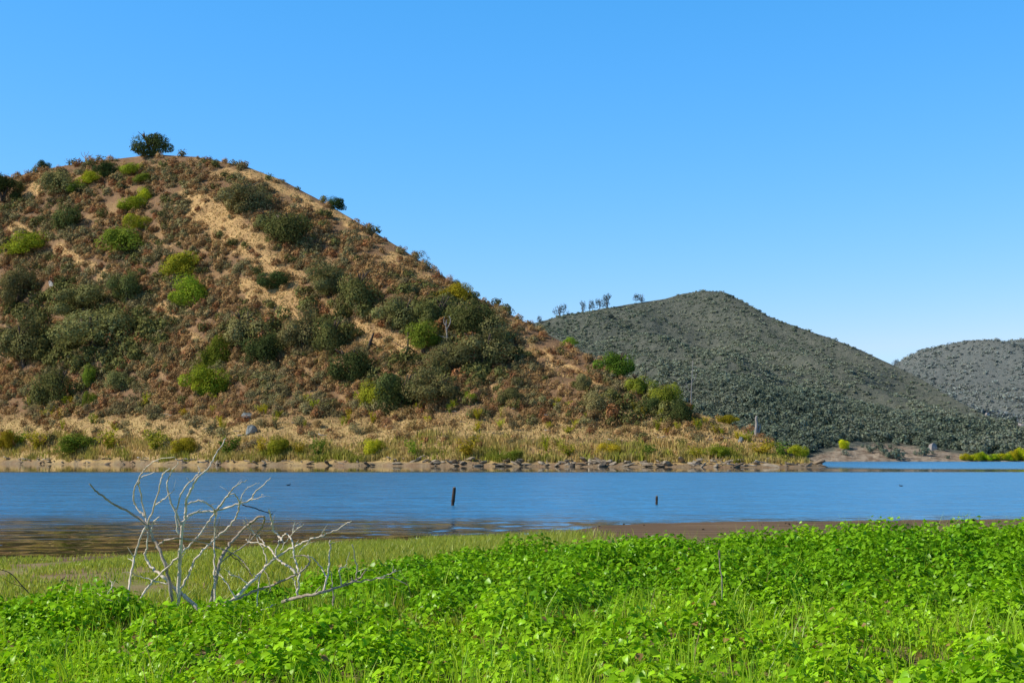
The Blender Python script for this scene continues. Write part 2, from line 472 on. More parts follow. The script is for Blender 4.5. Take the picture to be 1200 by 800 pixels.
P = near.P; U, T = P.shape[:2]
PPX = np.repeat(near.pxs[:, None], T, 1)
PPY = np.concatenate([near.PY, np.repeat(near.PY[:, -1:], T - near.S, 1)], 1)
YS = np.repeat(near.ys_[:, None], T, 1)
above = YS - PPY
strip_k = strip_mask(PPX, PPY)  # share of bare straw grass at each point
nz = fbm(P[..., 0] / 9, P[..., 1] / 9, 91, 4)
straw = np.clip(strip_k + sstep(0.52, 0.7, nz) * 0.42, 0, 1)
soil = np.array([0.23, 0.145, 0.085]); strawc = np.array([0.54, 0.35, 0.16]); benchc = np.array([0.48, 0.345, 0.155]); sandc = np.array([0.25, 0.19, 0.125])
colr = soil * (1 - straw[..., None]) + strawc * straw[..., None]
kb = (1 - sstep(46, 66, above + (nz - 0.5) * 30))[..., None]
colr = colr * (1 - kb) + benchc * kb
ks = (1 - sstep(2.5, 5.0, above + (fbm(P[..., 0] / 5, P[..., 1] / 5, 88, 3) - 0.5) * 7))[..., None]
colr = colr * (1 - ks) + sandc * ks
colr = colr * (0.8 + 0.4 * fbm(P[..., 0] / 2.5, P[..., 1] / 2.5, 14, 3))[..., None]

m, nt, n, l = new_mat('hillside_earth')
b, out = principled(n, l, rough=0.95, spec=0.08)
a = n.new('ShaderNodeAttribute'); a.attribute_name = 'col'
geo = n.new('ShaderNodeNewGeometry')
n1 = noise(n, l, 0.9, 8, geo.outputs['Position'], 0.7)
c = mixc(n, l, 0.75, a.outputs['Color'], n1.outputs[0], 'OVERLAY')
n2 = noise(n, l, 0.25, 6, geo.outputs['Position'], 0.6)
c = mixc(n, l, ramp(n, l, n2.outputs[0], [(0.45, (0, 0, 0)), (0.62, (0.45, 0.45, 0.45))]), c, (0.27, 0.15, 0.085))
l.new(c, b.inputs['Base Color'])
bp = n.new('ShaderNodeBump'); bp.inputs['Strength'].default_value = 0.9; bp.inputs['Distance'].default_value = 0.6
l.new(n1.outputs[0], bp.inputs['Height']); l.new(bp.outputs[0], b.inputs['Normal'])
o = link('near_hill', near.mesh('near_hill', m, colr.reshape(-1, 3)))
tag(o, 'steep brown dry hill rising from the lake to the left', 'hill', kind='structure')

# the far hill behind the point
FR = [(250, 470), (400, 440), (560, 402), (620, 380), (660, 370), (700, 363), (740, 356), (780, 350), (800, 344), (825, 340.5), (850, 343), (870, 353), (900, 371),
      (940, 386), (980, 400), (1010, 411), (1045, 427), (1080, 444), (1110, 463), (1150, 484), (1200, 503), (1260, 519), (1340, 533), (1380, 537)]
fpx = np.linspace(250, 1380, 420)
fyr = np.interp(fpx, *zip(*FR))
fys = np.full_like(fpx, 540.6) + (fbm(fpx / 40, fpx * 0, 5, 3) - 0.5) * 0.05
fh = np.maximum(fys - fyr, 0.5)
fds = (H * F) / (fys - HY)
FW = 70 + 1.9 * fh
far = Hill(fpx, fys, fyr, fds, FW, 1.35, 0.22 * FW, (120, 85.0), 110, seed=23, fine=0.5, bslope=0.3)
# the second hill, farther right
DR = [(900, 505), (980, 462), (1045, 429), (1080, 413), (1120, 406), (1160, 401), (1200, 398), (1260, 396), (1330, 402), (1420, 420), (1560, 470)]
dpx = np.linspace(900, 1560, 240)
dyr = np.interp(dpx, *zip(*DR)); dys = np.full_like(dpx, 537.2)
dh = dys - dyr
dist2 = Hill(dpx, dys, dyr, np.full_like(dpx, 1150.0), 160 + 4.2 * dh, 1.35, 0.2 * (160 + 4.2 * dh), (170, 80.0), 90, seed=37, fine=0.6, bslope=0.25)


def hill_mat(name, c1, c2, c3, sandlow):
    m, nt, n, l = new_mat(name)
    b, out = principled(n, l, rough=0.95, spec=0.05)
    geo = n.new('ShaderNodeNewGeometry')
    n1 = noise(n, l, 0.14, 8, geo.outputs['Position'], 0.75)
    c = ramp(n, l, n1.outputs[0], [(0.34, c1), (0.5, c2), (0.68, c3)])
    if sandlow:
        a = n.new('ShaderNodeAttribute'); a.attribute_name = 'col'
        sp = n.new('ShaderNodeSeparateColor'); l.new(a.outputs['Color'], sp.inputs[0])
        n3 = noise(n, l, 0.35, 5, geo.outputs['Position'], 0.6)
        c = mixc(n, l, sp.outputs[0], c, ramp(n, l, n3.outputs[0], [(0.35, (0.22, 0.16, 0.12)), (0.6, (0.46, 0.38, 0.30))]))
    l.new(c, b.inputs['Base Color'])
    bp = n.new('ShaderNodeBump'); bp.inputs['Strength'].default_value = 1.0; bp.inputs['Distance'].default_value = 3.0
    l.new(n1.outputs[0], bp.inputs['Height']); l.new(bp.outputs[0], b.inputs['Normal'])
    return m


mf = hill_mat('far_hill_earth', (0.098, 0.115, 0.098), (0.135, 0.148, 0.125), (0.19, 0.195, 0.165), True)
FP = far.P; T = FP.shape[1]
fpy = np.concatenate([far.PY, np.repeat(far.PY[:, -1:], T - far.S, 1)], 1)
fpp = np.repeat(far.pxs[:, None], T, 1)
fab = 540.6 - fpy
top = np.interp(fpp, [940, 985, 1010, 1040, 1080, 1110, 1140, 1200, 1300], [3, 16, 20, 21, 16, 12, 7, 4, 3]) * (0.75 + 0.5 * fbm(fpp / 9, fpy / 3, 71, 3))
sand = 1 - sstep(0.8, 1.1, fab / top)
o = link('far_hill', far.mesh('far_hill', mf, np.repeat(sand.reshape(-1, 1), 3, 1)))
tag(o, 'grey green scrub covered hill behind the point', 'hill', kind='structure')
o = link('distant_hill', dist2.mesh('distant_hill', hill_mat('distant_hill_hazed_earth', (0.125, 0.148, 0.152), (0.155, 0.172, 0.17), (0.195, 0.205, 0.195), False)))  # aerial haze is mixed into these bluish earth colours
tag(o, 'hazy blue grey hill farthest off at the right', 'hill', kind='structure')


# ------------------------------------------------------------------ foliage builders
def leaf_quads(c, nrm, size, rng_, asp=0.6):
    """square-ish leaf clump cards at c facing nrm"""
    N = len(c)
    nrm = nrm / (np.linalg.norm(nrm, axis=1, keepdims=True) + 1e-9)
    r = rng_.normal(size=(N, 3))
    t = np.cross(nrm, r); t /= np.linalg.norm(t, axis=1, keepdims=True) + 1e-9
    b_ = np.cross(nrm, t)
    s = np.asarray(size).reshape(-1, 1) * rng_.uniform(0.6, 1.25, (N, 1))
    w_ = s * asp
    bend = nrm * s * 0.25
    v = np.stack([c - t * s, c - b_ * w_ + bend, c + t * s, c + b_ * w_ + bend], 1).reshape(-1, 3)
    f = np.arange(N * 4).reshape(-1, 4)
    return v, f


def crown(seed, lobes, leaves, R=(0.5, 0.5, 0.4), base=0.25, leaf=0.03, low=False, gap=0.12, rough=0.26, lob=(0.13, 0.29), heads=0):
    """unit crown: width about 1, bottom at z=0 .. height about base + 2*R; col = tone"""
    r = np.random.default_rng(seed)
    C = []
    for k in range(lobes):
        a = r.uniform(0, 2 * math.pi); q = math.sqrt(r.uniform(0, 1)) * 0.72
        zz = r.uniform(0.15 if low else 0.05, 0.95)
        k2 = math.sqrt(max(0.05, 1 - (zz * 0.85) ** 2))
        if heads:
            hd = k % heads; ha = seed * 1.7 + hd * 6.283 / heads; hs_ = (1.0, 0.72, 0.86, 0.62)[hd % 4]
            C.append((math.cos(ha) * R[0] * 0.42 + math.cos(a) * q * R[0] * k2 * 0.68 * hs_, math.sin(ha) * R[1] * 0.42 + math.sin(a) * q * R[1] * k2 * 0.68 * hs_,
                      base + zz * hs_ * R[2] * (1.0 if low else 1.25), r.uniform(0.11, 0.23) * (0.7 + 0.4 * hs_)))
            continue
        C.append((math.cos(a) * q * R[0] * k2 * 1.05, math.sin(a) * q * R[1] * k2 * 1.05, base + zz * R[2] * (1.0 if low else 1.25), r.uniform(*lob)))
    C = np.array(C)
    idx = r.integers(0, lobes, leaves)
    dirs = r.normal(size=(leaves, 3)); dirs /= np.linalg.norm(dirs, axis=1, keepdims=True)
    rad = C[idx, 3] * r.uniform(0.6, 1.06, leaves) ** 0.7
    rad = np.where(r.uniform(0, 1, leaves) < 0.10, rad * r.uniform(1.05, 1.35, leaves), rad)
    p = C[idx, :3] + dirs * rad[:, None] * np.array([1.05, 1.05, 0.85])
    # ragged gaps
    nzv = fbm(p[:, 0] * 7 + p[:, 2] * 3, p[:, 1] * 7 + p[:, 2] * 5, seed, 3)
    ok = (nzv > 0.5 - 0.5 + gap + 0.18) & (p[:, 2] > 0.0 if low else p[:, 2] > base * 0.45)
    p = p[ok]; dirs = dirs[ok]; idx = idx[ok]
    nrm = dirs * 1.0 + r.normal(size=p.shape) * rough + np.array([0, 0, 0.25])
    v, f = leaf_quads(p, nrm, np.full(len(p), leaf), r)
    tone = r.uniform(0.75, 1.25, lobes)[idx] * r.uniform(0.85, 1.15, len(p))
    col = np.repeat(np.stack([tone * r.uniform(0.9, 1.12, len(p)), tone, tone * r.uniform(0.8, 1.1, len(p))], 1), 4, 0)
    return v, f, col


def tube(pts, rad, sides=6, jit=0.0, cap=True):
    pts = [Vector(p) for p in pts]
    V = []; F_ = []
    prev = None
    for i, p in enumerate(pts):
        d = (pts[min(i + 1, len(pts) - 1)] - pts[max(i - 1, 0)]).normalized()
        if prev is None:
            a = Vector((0, 0, 1)) if abs(d.z) < 0.9 else Vector((1, 0, 0))
            u = d.cross(a).normalized()
        else:
            u = (prev - d * prev.dot(d)).normalized()
        prev = u
        v = d.cross(u)
        for k in range(sides):
            an = 2 * math.pi * k / sides
            rr = rad[i] * (1 + random.uniform(-jit, jit))
            V.append(p + u * math.cos(an) * rr + v * math.sin(an) * rr)
    for i in range(len(pts) - 1):
        for k in range(sides):
            a = i * sides + k; b_ = i * sides + (k + 1) % sides
            F_.append((a, b_, b_ + sides, a + sides))
    caps = []
    if cap:
        caps.append(tuple(range(sides))[::-1]); caps.append(tuple(range((len(pts) - 1) * sides, len(pts) * sides)))
    return V, F_ + caps


def mesh_py(name, parts, mat, smooth=True):
    V = []; F_ = []
    for v, f in parts:
        o_ = len(V); V += [tuple(x) for x in v]; F_ += [tuple(i + o_ for i in q) for q in f]
    me = bpy.data.meshes.new(name); me.from_pydata(V, [], F_)
    if smooth: me.polygons.foreach_set('use_smooth', [True] * len(me.polygons))
    me.materials.append(mat); me.update()
    return me


def smooth_line(pts, k=5):
    P_ = [Vector(p) for p in pts]
    if len(P_) < 3: k = max(k, 3)
    out_ = []
    for i in range(len(P_) - 1):
        p0 = P_[max(i - 1, 0)]; p1 = P_[i]; p2 = P_[i + 1]; p3 = P_[min(i + 2, len(P_) - 1)]
        for j in range(k):
            t = j / k
            out_.append(0.5 * ((2 * p1) + (p2 - p0) * t + (2 * p0 - 5 * p1 + 4 * p2 - p3) * t * t + (3 * p1 - p0 - 3 * p2 + p3) * t ** 3))
    out_.append(P_[-1])
    return out_


def trunk_mesh(seed, mat, stems=3, spread=0.28, h=0.55):
    random.seed(seed)
    parts = []
    for k in range(stems):
        a = random.uniform(0, 6.28); s = spread * random.uniform(0.5, 1)
        p0 = Vector((random.uniform(-0.02, 0.02), random.uniform(-0.02, 0.02), -0.15))
        p1 = Vector((math.cos(a) * s * 0.3, math.sin(a) * s * 0.3, h * 0.4)); p2 = Vector((math.cos(a) * s, math.sin(a) * s, h))
        ln = smooth_line([p0, p1, p2], 4)
        parts.append(tube(ln, np.linspace(0.035, 0.012, len(ln)), 5, 0.15))
        for q in range(2):
            b0 = p1.lerp(p2, random.uniform(0.1, 0.7)); an = random.uniform(0, 6.28)
            b1 = b0 + Vector((math.cos(an) * 0.18, math.sin(an) * 0.18, 0.16))
            parts.append(tube([b0, b0.lerp(b1, 0.5) + Vector((0, 0, 0.02)), b1], [0.014, 0.01, 0.005], 4, 0.1))
    return mesh_py('trunk', parts, mat)


OAKS = [crown(100 + k, 14 + k, 7000, (0.5, 0.5, 0.46), 0.18, 0.018, False, 0.0, 0.3, heads=3 + k % 2) for k in range(5)]
BUSH = [crown(200 + k, 13 + k, 6500, (0.5, 0.48, 0.5), 0.0, 0.019, True, 0.0, 0.3, heads=3 + k % 2) for k in range(5)]
SHRUB = [crown(300 + k, 6, 750, (0.5, 0.5, 0.42), 0.0, 0.034, True, -0.05, 0.22, (0.16, 0.3)) for k in range(6)]
SPIKE = []
for k in range(4):      # upright young shrubs, wands of leaves
    r = np.random.default_rng(400 + k)
    N = 420
    a = r.uniform(0, 6.28, N); st = r.integers(0, 16, N)
    sa = r.uniform(0, 6.28, 16); sl = r.uniform(0.1, 0.42, 16); shh = r.uniform(0.55, 1.0, 16)
    t = r.uniform(0.1, 1, N)
    p = np.stack([np.cos(sa[st]) * sl[st] * t, np.sin(sa[st]) * sl[st] * t, shh[st] * t], 1) + r.normal(size=(N, 3)) * 0.035
    v, f = leaf_quads(p, r.normal(size=(N, 3)) + np.array([0, 0, 0.3]), np.full(N, 0.05), r, 0.45)
    tone = r.uniform(0.7, 1.3, N)
    SPIKE.append((v, f, np.repeat(np.stack([tone] * 3, 1), 4, 0)))

_cache = {}


def cmesh(kind, k, matkey):
    key = (kind, k, matkey)
    if key not in _cache:
        v, f, c_ = {'oak': OAKS, 'bush': BUSH, 'shrub': SHRUB, 'spike': SPIKE}[kind][k]
        _cache[key] = mesh_np('crown' if kind == 'oak' else kind, v, f, M[matkey], c_)
    return _cache[key]


TR = [trunk_mesh(50 + k, M['bark'], 3 + k % 2) for k in range(4)]

# ------------------------------------------------------------------ trees and big bushes of the near hill
# x, base row, width, height (photo px), form, leaves, name, label
TREES = [
    (178, 183, 44, 32, 'bush', 'dark', 'oak_tree', 'round dark oak standing alone on the hill crest against the sky'),
    (3, 238, 40, 36, 'oak', 'dark', 'oak_tree', 'dark oak on the skyline cut by the left edge of the picture'),
    (52, 199, 17, 13, 'bush', 'dark', 'bush', 'small dark ragged bush on the skyline above the big grey-green bush'),
    (68, 227, 50, 38, 'bush', 'sageoak', 'bush', 'broad grey-green bush just under the skyline at the upper left of the hill'),
    (106, 215, 31, 18, 'bush', 'yellow', 'bush', 'bright yellow-green bush near the crest, between a grey-green and a dark bush'),
    (126, 208, 28, 23, 'bush', 'dark', 'bush', 'dark bush right of the bright yellow-green one below the skyline'),
    (89, 226, 26, 17, 'bush', 'green', 'bush', 'mid green low bush at the lower left of the yellow-green crest bush'),
    (156, 204, 33, 15, 'bush', 'bright', 'bush', 'lime green flat bush below and left of the lone crest oak'),
    (170, 213, 30, 13, 'bush', 'green', 'bush', 'olive flat bush under the lime green one below the crest oak'),
    (170, 234, 24, 16, 'bush', 'yellow', 'bush', 'small yellow bush, upper one of a pair below the crest oak'),
    (158, 247, 36, 20, 'bush', 'bright', 'bush', 'light green bush directly below the small yellow bush on the upper slope'),
    (78, 269, 42, 38, 'bush', 'oak', 'bush', 'dark grey-green bush standing alone in brown scrub on the upper left slope'),
    (162, 269, 34, 22, 'bush', 'bright', 'bush', 'olive-lime bush just behind the largest green bush of the upper slope'),
    (145, 295, 58, 40, 'bush', 'green', 'bush', 'largest leafy green bush of the upper left slope'),
    (34, 297, 60, 30, 'bush', 'bright', 'bush', 'low spreading lime bush near the left edge at mid height of the hill'),
    (287, 250, 56, 44, 'bush', 'sageoak', 'oak_tree', 'round grey-green oak high on the slope beside the pale straw strip'),
    (316, 268, 42, 26, 'bush', 'sageoak', 'oak_tree', 'smaller grey-green oak joined to the left of a dark oak high on the slope'),
    (338, 286, 56, 42, 'bush', 'oak', 'oak_tree', 'dark oak below and right of the round grey-green oak high on the slope'),
    (215, 322, 50, 36, 'bush', 'bright', 'bush', 'lime green bush right above another lime bush in the middle of the slope'),
    (223, 360, 50, 44, 'bush', 'bright', 'bush', 'vivid lime bush with a long shadow, lower of two on the mid slope'),
    (322, 338, 40, 25, 'bush', 'dark', 'bush', 'dark green domed bush in straw grass on the mid slope'),
    (393, 243, 25, 19, 'bush', 'dark', 'bush', 'small dark bush breaking the skyline on the descending ridge'),
    (384, 350, 52, 42, 'oak', 'sageoak', 'oak_tree', 'grey-green half of a pair of oaks in the middle of the hill'),
    (420, 362, 58, 54, 'bush', 'oak', 'oak_tree', 'large dark oak right of a grey-green one in the middle of the hill'),
    (537, 354, 48, 26, 'bush', 'yellow', 'bush', 'rounded yellow-green bush at the top of the oak grove near the ridge'),
    (150, 362, 40, 48, 'oak', 'oak', 'oak_tree', 'dark oak with bare forked trunks showing under its crown'),
    (95, 374, 64, 44, 'oak', 'sageoak', 'oak_tree', 'grey-green oak between the white boulder and the oak with bare forked trunks'),
    (18, 362, 52, 52, 'oak', 'sageoak', 'oak_tree', 'grey oak at the left edge, upper of two standing one above the other'),
    (28, 428, 64, 66, 'oak', 'sageoak', 'oak_tree', 'tall grey-green oak at the left edge, lower of two standing one above the other'),
    (112, 414, 90, 60, 'oak', 'sageoak', 'oak_tree', 'widest grey-green oak on the lower left slope with deep shade beneath'),
    (62, 476, 50, 52, 'bush', 'oak', 'oak_tree', 'compact round green oak at the foot of the slope at the left'),
    (105, 453, 23, 34, 'bush', 'green', 'bush', 'narrow upright green bush right of the compact round oak'),
    (106, 478, 17, 24, 'bush', 'green', 'bush', 'small pale green bush below the narrow upright one'),
    (138, 456, 32, 30, 'bush', 'sageoak', 'bush', 'grey-brown twiggy bush beside the narrow upright green bush'),
    (255, 430, 42, 44, 'bush', 'green', 'bush', 'green bush tipped with lime, upper of two on the lower middle slope'),
    (242, 464, 54, 44, 'bush', 'bright', 'bush', 'bushy lime shrub low on the slope above the blue-grey boulders'),
    (290, 400, 56, 42, 'bush', 'sageoak', 'oak_tree', 'grey-brown oak at the upper end of a straw patch on the lower slope'),
    (310, 424, 48, 40, 'bush', 'dark', 'bush', 'dark bush in the shade below the grey-brown oak'),
    (352, 412, 52, 54, 'oak', 'sageoak', 'oak_tree', 'grey-green oak with a wide crown left of a darker oak on the lower slope'),
    (385, 414, 44, 48, 'bush', 'oak', 'oak_tree', 'darker oak pressed against the right of a wide grey-green crown'),
    (412, 446, 56, 44, 'bush', 'dark', 'oak_tree', 'dark green oak below the small charred stump'),
    (437, 478, 42, 40, 'bush', 'bright', 'bush', 'bright green bush in front of a dark oak at the foot of the slope'),
    (468, 482, 60, 54, 'bush', 'dark', 'oak_tree', 'very dark oak right behind the bright green bush at the foot of the slope'),
    (508, 476, 58, 50, 'oak', 'sageoak', 'oak_tree', 'grey-green oak below the leaning forked dead tree'),
    (496, 414, 44, 42, 'oak', 'green', 'oak_tree', 'light green oak left of the white dead tree'),
    (470, 384, 56, 42, 'bush', 'sageoak', 'oak_tree', 'grey-green oak at the left end of the big grove'),
    (510, 384, 58, 46, 'bush', 'oak', 'oak_tree', 'dark oak in the heart of the big grove below the yellow-green bush'),
    (552, 392, 54, 42, 'bush', 'oak', 'oak_tree', 'oak at the right end of the big grove under the yellow-green bush'),
    (568, 432, 66, 58, 'oak', 'sageoak', 'oak_tree', 'pale grey-green oak right of the white dead tree'),
    (528, 436, 52, 40, 'oak', 'sageoak', 'oak_tree', 'grey oak just below the white dead tree'),
    (597, 474, 30, 25, 'bush', 'sageoak', 'bush', 'small blue-green domed bush alone on the lower slope'),
    (551, 472, 18, 17, 'bush', 'bright', 'bush', 'tiny lime bush left of the small blue-green domed bush'),
    (684, 458, 24, 24, 'bush', 'sageoak', 'bush', 'olive bush on the brown lower slope left of the ridge trees'),
    (700, 482, 40, 32, 'bush', 'sageoak', 'bush', 'grey-green bush low on the slope above the bare bank'),
    (668, 405, 20, 12, 'bush', 'bright', 'bush', 'tiny lime bush on the ridge line before the grey hill'),
    (722, 442, 46, 34, 'bush', 'green', 'oak_tree', 'rounded green oak on the ridge line, highest of the ridge row'),
    (750, 462, 38, 28, 'bush', 'green', 'oak_tree', 'green oak second from the top in the ridge row'),
    (780, 480, 36, 36, 'bush', 'green', 'oak_tree', 'green oak third from the top in the ridge row'),
    (765, 484, 30, 26, 'bush', 'dark', 'bush', 'dark bush below the second oak of the ridge row'),
    (798, 494, 28, 30, 'bush', 'dark', 'bush', 'very dark bush at the lower end of the ridge row'),
    (852, 497, 26, 13, 'bush', 'yellow', 'bush', 'yellow-green bush on top of the point next to the pale pinnacle'),
    (807, 480, 17, 9, 'bush', 'bright', 'bush', 'tiny lime bush on the ridge beyond the last dark bush'),
]
ROW = 'oaks and bushes on the near hill'
for i, (px, py, wd, ht, form, leaf, name, label) in enumerate(TREES):
    p = near.pick(px, py)
    k = p.y / F
    sx = wd * k * 1.08; sz = ht * k / (0.78 if form == 'oak' else 0.66)
    r = empty(name, p - Vector((0, 0, 0.02 * sz)), random.Random(i).uniform(-0.5, 0.5) + (math.pi if i % 2 else 0), (sx * random.Random(i + 5).uniform(1.0, 1.2), sx * random.Random(i + 9).uniform(0.8, 1.1), sz))
    tag(r, label, 'oak tree' if name == 'oak_tree' else 'bush', ROW)
    if name == 'oak_tree':
        link('trunk', TR[i % 4], r)
        link('crown', cmesh(form, i % 5, leaf), r)
    else:
        link('foliage', cmesh(form, i % 5, leaf), r)

# ------------------------------------------------------------------ small scrub on the near hill
r5 = np.random.default_rng(77)
px, s, py = near.spread(46000, -120, 930, r5)
ysx = np.interp(px, near.pxs, near.ys_)
ab = ysx - py
mask = strip_mask(px, py)
nzp = fbm(px / 26, py / 18, 41, 3)
dens = (1 - 0.9 * mask) * (0.3 + 0.7 * sstep(0.3, 0.5, nzp)) * sstep(44, 66, ab)
keep = r5.uniform(0, 1, len(px)) < np.maximum(dens * (0.47 - 0.10 * sstep(520, 640, px)), 0.05 * sstep(14, 20, ab))
px, s, py, nzp = px[keep], s[keep], py[keep], nzp[keep]
pts = near.pos(px, s)
green = fbm(px / 40, py / 30, 66, 3)
kindv = np.where(r5.uniform(0, 1, len(px)) < 0.20 + 1.4 * (green - 0.5) + 0.2 * (px < 220), 1, 0)     # 0 brown, 1 sage
size = r5.uniform(1.4, 3.2, len(px)) * (1 - 0.22 * sstep(500, 640, px)) * np.where(kindv == 1, 1.25, 1.05) * (0.8 + 0.4 * nzp)
order = np.argsort(-size * F / pts[:, 1])
ind = {0: [], 1: []}; rest = []
for q in order:
    kd = int(kindv[q])
    if len(ind[kd]) < 290 and 0 < px[q] < 960: ind[kd].append(q)
    else: rest.append(q)
for kd, (nm, mk_, lab, grp) in enumerate([
        ('dry_shrub', 'brown', 'larger rust-brown dry shrub dotted over the near hillside', 'larger brown dry shrubs on the near hillside'),
        ('sage_shrub', 'sage', 'larger grey-olive sage shrub dotted over the near hillside', 'larger sage shrubs on the near hillside')]):
    for c_, q in enumerate(ind[kd]):
        o = bpy.data.objects.new(nm, cmesh('shrub', c_ % 6, mk_)); COL.objects.link(o)
        o.location = pts[q] - np.array([0, 0, 0.1]); o.rotation_euler = (0, 0, r5.uniform(0, 6.28))
        sz = size[q]; o.scale = (sz * 1.35, sz * 1.35, sz * r5.uniform(1.2, 1.7))
        tag(o, lab, 'shrub', grp)


def merge(protos, pts, size, cols, zs, name, mat, rng_, sink=0.1):
    V = []; Fc = []; Cc = []; off = 0
    for i in range(len(pts)):
        v, f, c_ = protos[i % len(protos)]
        a = rng_.uniform(0, 6.28); ca, sa = math.cos(a), math.sin(a)
        x = (v[:, 0] * ca - v[:, 1] * sa) * size[i]; y = (v[:, 0] * sa + v[:, 1] * ca) * size[i]; z = v[:, 2] * zs[i]
        V.append(np.stack([x + pts[i, 0], y + pts[i, 1], z + pts[i, 2] - sink], 1)); Fc.append(f + off); off += len(v)
        Cc.append(c_ * cols[i])
    return mesh_np(name, np.concatenate(V), np.concatenate(Fc), mat, np.concatenate(Cc))


MINI = [crown(330 + k, 5, 210, (0.5, 0.5, 0.42), 0.0, 0.066, True, -0.08, 0.2, (0.18, 0.3)) for k in range(6)]
rest = np.array(rest)
bc = np.array([0.42, 0.27, 0.13]); sc_ = np.array([0.27, 0.235, 0.12]); rc = np.array([0.34, 0.165, 0.08])
cols = np.where(kindv[rest][:, None] == 1, sc_, bc) * r5.uniform(0.65, 1.3, (len(rest), 1))
red = r5.uniform(0, 1, len(rest)) < 0.10
grove = np.zeros(len(rest))
for gx, gy, ga_, gb_ in [(515, 385, 70, 45), (480, 455, 70, 34), (110, 400, 100, 50), (380, 385, 62, 44), (562, 425, 50, 42), (300, 405, 45, 35), (760, 475, 60, 22), (60, 360, 60, 30)]:
    grove = np.maximum(grove, 1 - sstep(0.6, 1.1, np.hypot((px[rest] - gx) / ga_, (py[rest] - gy) / gb_)))
grn = r5.uniform(0, 1, len(rest)) < 0.08 + 0.42 * grove
cols[grn] = np.array([0.165, 0.168, 0.06]) * r5.uniform(0.7, 1.3, (grn.sum(), 1)); size[rest[grn]] *= 1.25 + 0.6 * grove[grn]
cols[red] = rc * r5.uniform(0.7, 1.3, (red.sum(), 1))
o = link('scrub', merge(MINI, pts[rest], size[rest] * 1.3, cols, size[rest] * r5.uniform(1.1, 1.6, len(rest)), 'scrub', M['scrub'], r5))
tag(o, 'low brown and olive scrub covering the near hillside', 'scrub', kind='stuff')

# dry grass tufts and small weeds over the slope and the bench
def blades(pts, h, wdt, cols, lean, rng_, seg2=True):
    N = len(pts)
    a = rng_.uniform(0, 6.28, N); side = np.stack([np.cos(a), np.sin(a), np.zeros(N)], 1)
    b2 = rng_.uniform(0, 6.28, N); ln = np.stack([np.cos(b2), np.sin(b2), np.zeros(N)], 1) * (lean * rng_.uniform(0.2, 1, N))[:, None] * h[:, None]
    up = np.zeros((N, 3)); up[:, 2] = h
    v = np.stack([pts - side * wdt[:, None], pts + side * wdt[:, None],
                  pts + up * 0.6 + ln * 0.4 + side * wdt[:, None] * 0.8, pts + up * 0.6 + ln * 0.4 - side * wdt[:, None] * 0.8,
                  pts + up * 0.95 + ln], 1).reshape(-1, 3)
    i = np.arange(N)[:, None] * 5
    f4 = i + np.array([[0, 1, 2, 3]]); f3 = i + np.array([[3, 2, 4]])
    return v, [f4, f3], np.repeat(cols, 5, 0)


px, s, py = near.spread(150000, -80, 955, r5)
ab = np.interp(px, near.pxs, near.ys_) - py
mk2 = strip_mask(px, py)
pr = np.clip(mk2 * 0.9 + 0.13 + 1.2 * (1 - sstep(50, 75, ab)), 0, 1) * sstep(8, 12, ab)
keep = r5.uniform(0, 1, len(px)) < pr * 0.85
px, s, ab = px[keep], s[keep], ab[keep]
pts = near.pos(px, s)
N = len(pts)
tint = np.where(r5.uniform(0, 1, (N, 1)) < 0.75, np.array([[0.56, 0.40, 0.19]]), np.array([[0.36, 0.30, 0.12]])) * r5.uniform(0.7, 1.25, (N, 1))
v, f, c_ = blades(pts, r5.uniform(0.25, 0.75, N), r5.uniform(0.09, 0.22, N), tint, np.full(N, 0.8), r5)
o = link('dry_grass', mesh_np('dry_grass', v, f, M['straw'], c_))
tag(o, 'straw coloured dry grass between the scrub of the near hill', 'grass', kind='stuff')

# belt of reeds and low willows above the far waterline
N0 = 52000
px = r5.uniform(-120, 945, N0); row = r5.uniform(0, 1, N0)
bel = fbm(px / 28, px * 0 + 2.2, 19, 4)
top = 13 + 26 * bel + 12 * np.clip((330 - px) / 300, 0, 1)
lo_ = 1.5 + 6.5 * fbm(px / 9, px * 0 + 5.5, 59, 3)
ab = lo_ + (top - lo_) * row ** 1.35
ysx = np.interp(px, near.pxs, near.ys_); yrx = np.interp(px, near.pxs, near.yr_)
t = ab / (ysx - yrx)
ok = (t < 0.97) & (t > 0) & (r5.uniform(0, 1, N0) < 0.10 + 1.2 * sstep(0.40, 0.62, fbm(px / 12, ab / 6, 29, 3)))
px, t, ab = px[ok], t[ok], ab[ok]
s = 1 - (1 - t) ** (1 / near.gpow)
pts = near.pos(px, s); N = len(pts)
pts += r5.normal(size=(N, 3)) * np.array([0.3, 0.3, 0.0])
gmix = np.clip(fbm(px / 16, ab / 12, 39, 3) * 1.9 - 0.62 + 0.25 * (ab < 14) + r5.normal(size=N) * 0.12, 0, 1)[:, None]
tint = (np.array([[0.60, 0.43, 0.18]]) * (1 - gmix) + np.array([[0.31, 0.32, 0.05]]) * gmix) * r5.uniform(0.65, 1.25, (N, 1))
v, f, c_ = blades(pts, r5.uniform(0.5, 1.7, N) * (1 - 0.45 * sstep(780, 930, px)) * (0.7 + 0.8 * fbm(px / 10, px * 0, 49, 3)), r5.uniform(0.05, 0.16, N), tint, np.full(N, 0.35), r5)
o = link('shore_reeds', mesh_np('shore_reeds', v, f, M['reed'], c_))
tag(o, 'belt of yellow-green and straw reeds above the far waterline', 'reeds', kind='stuff')

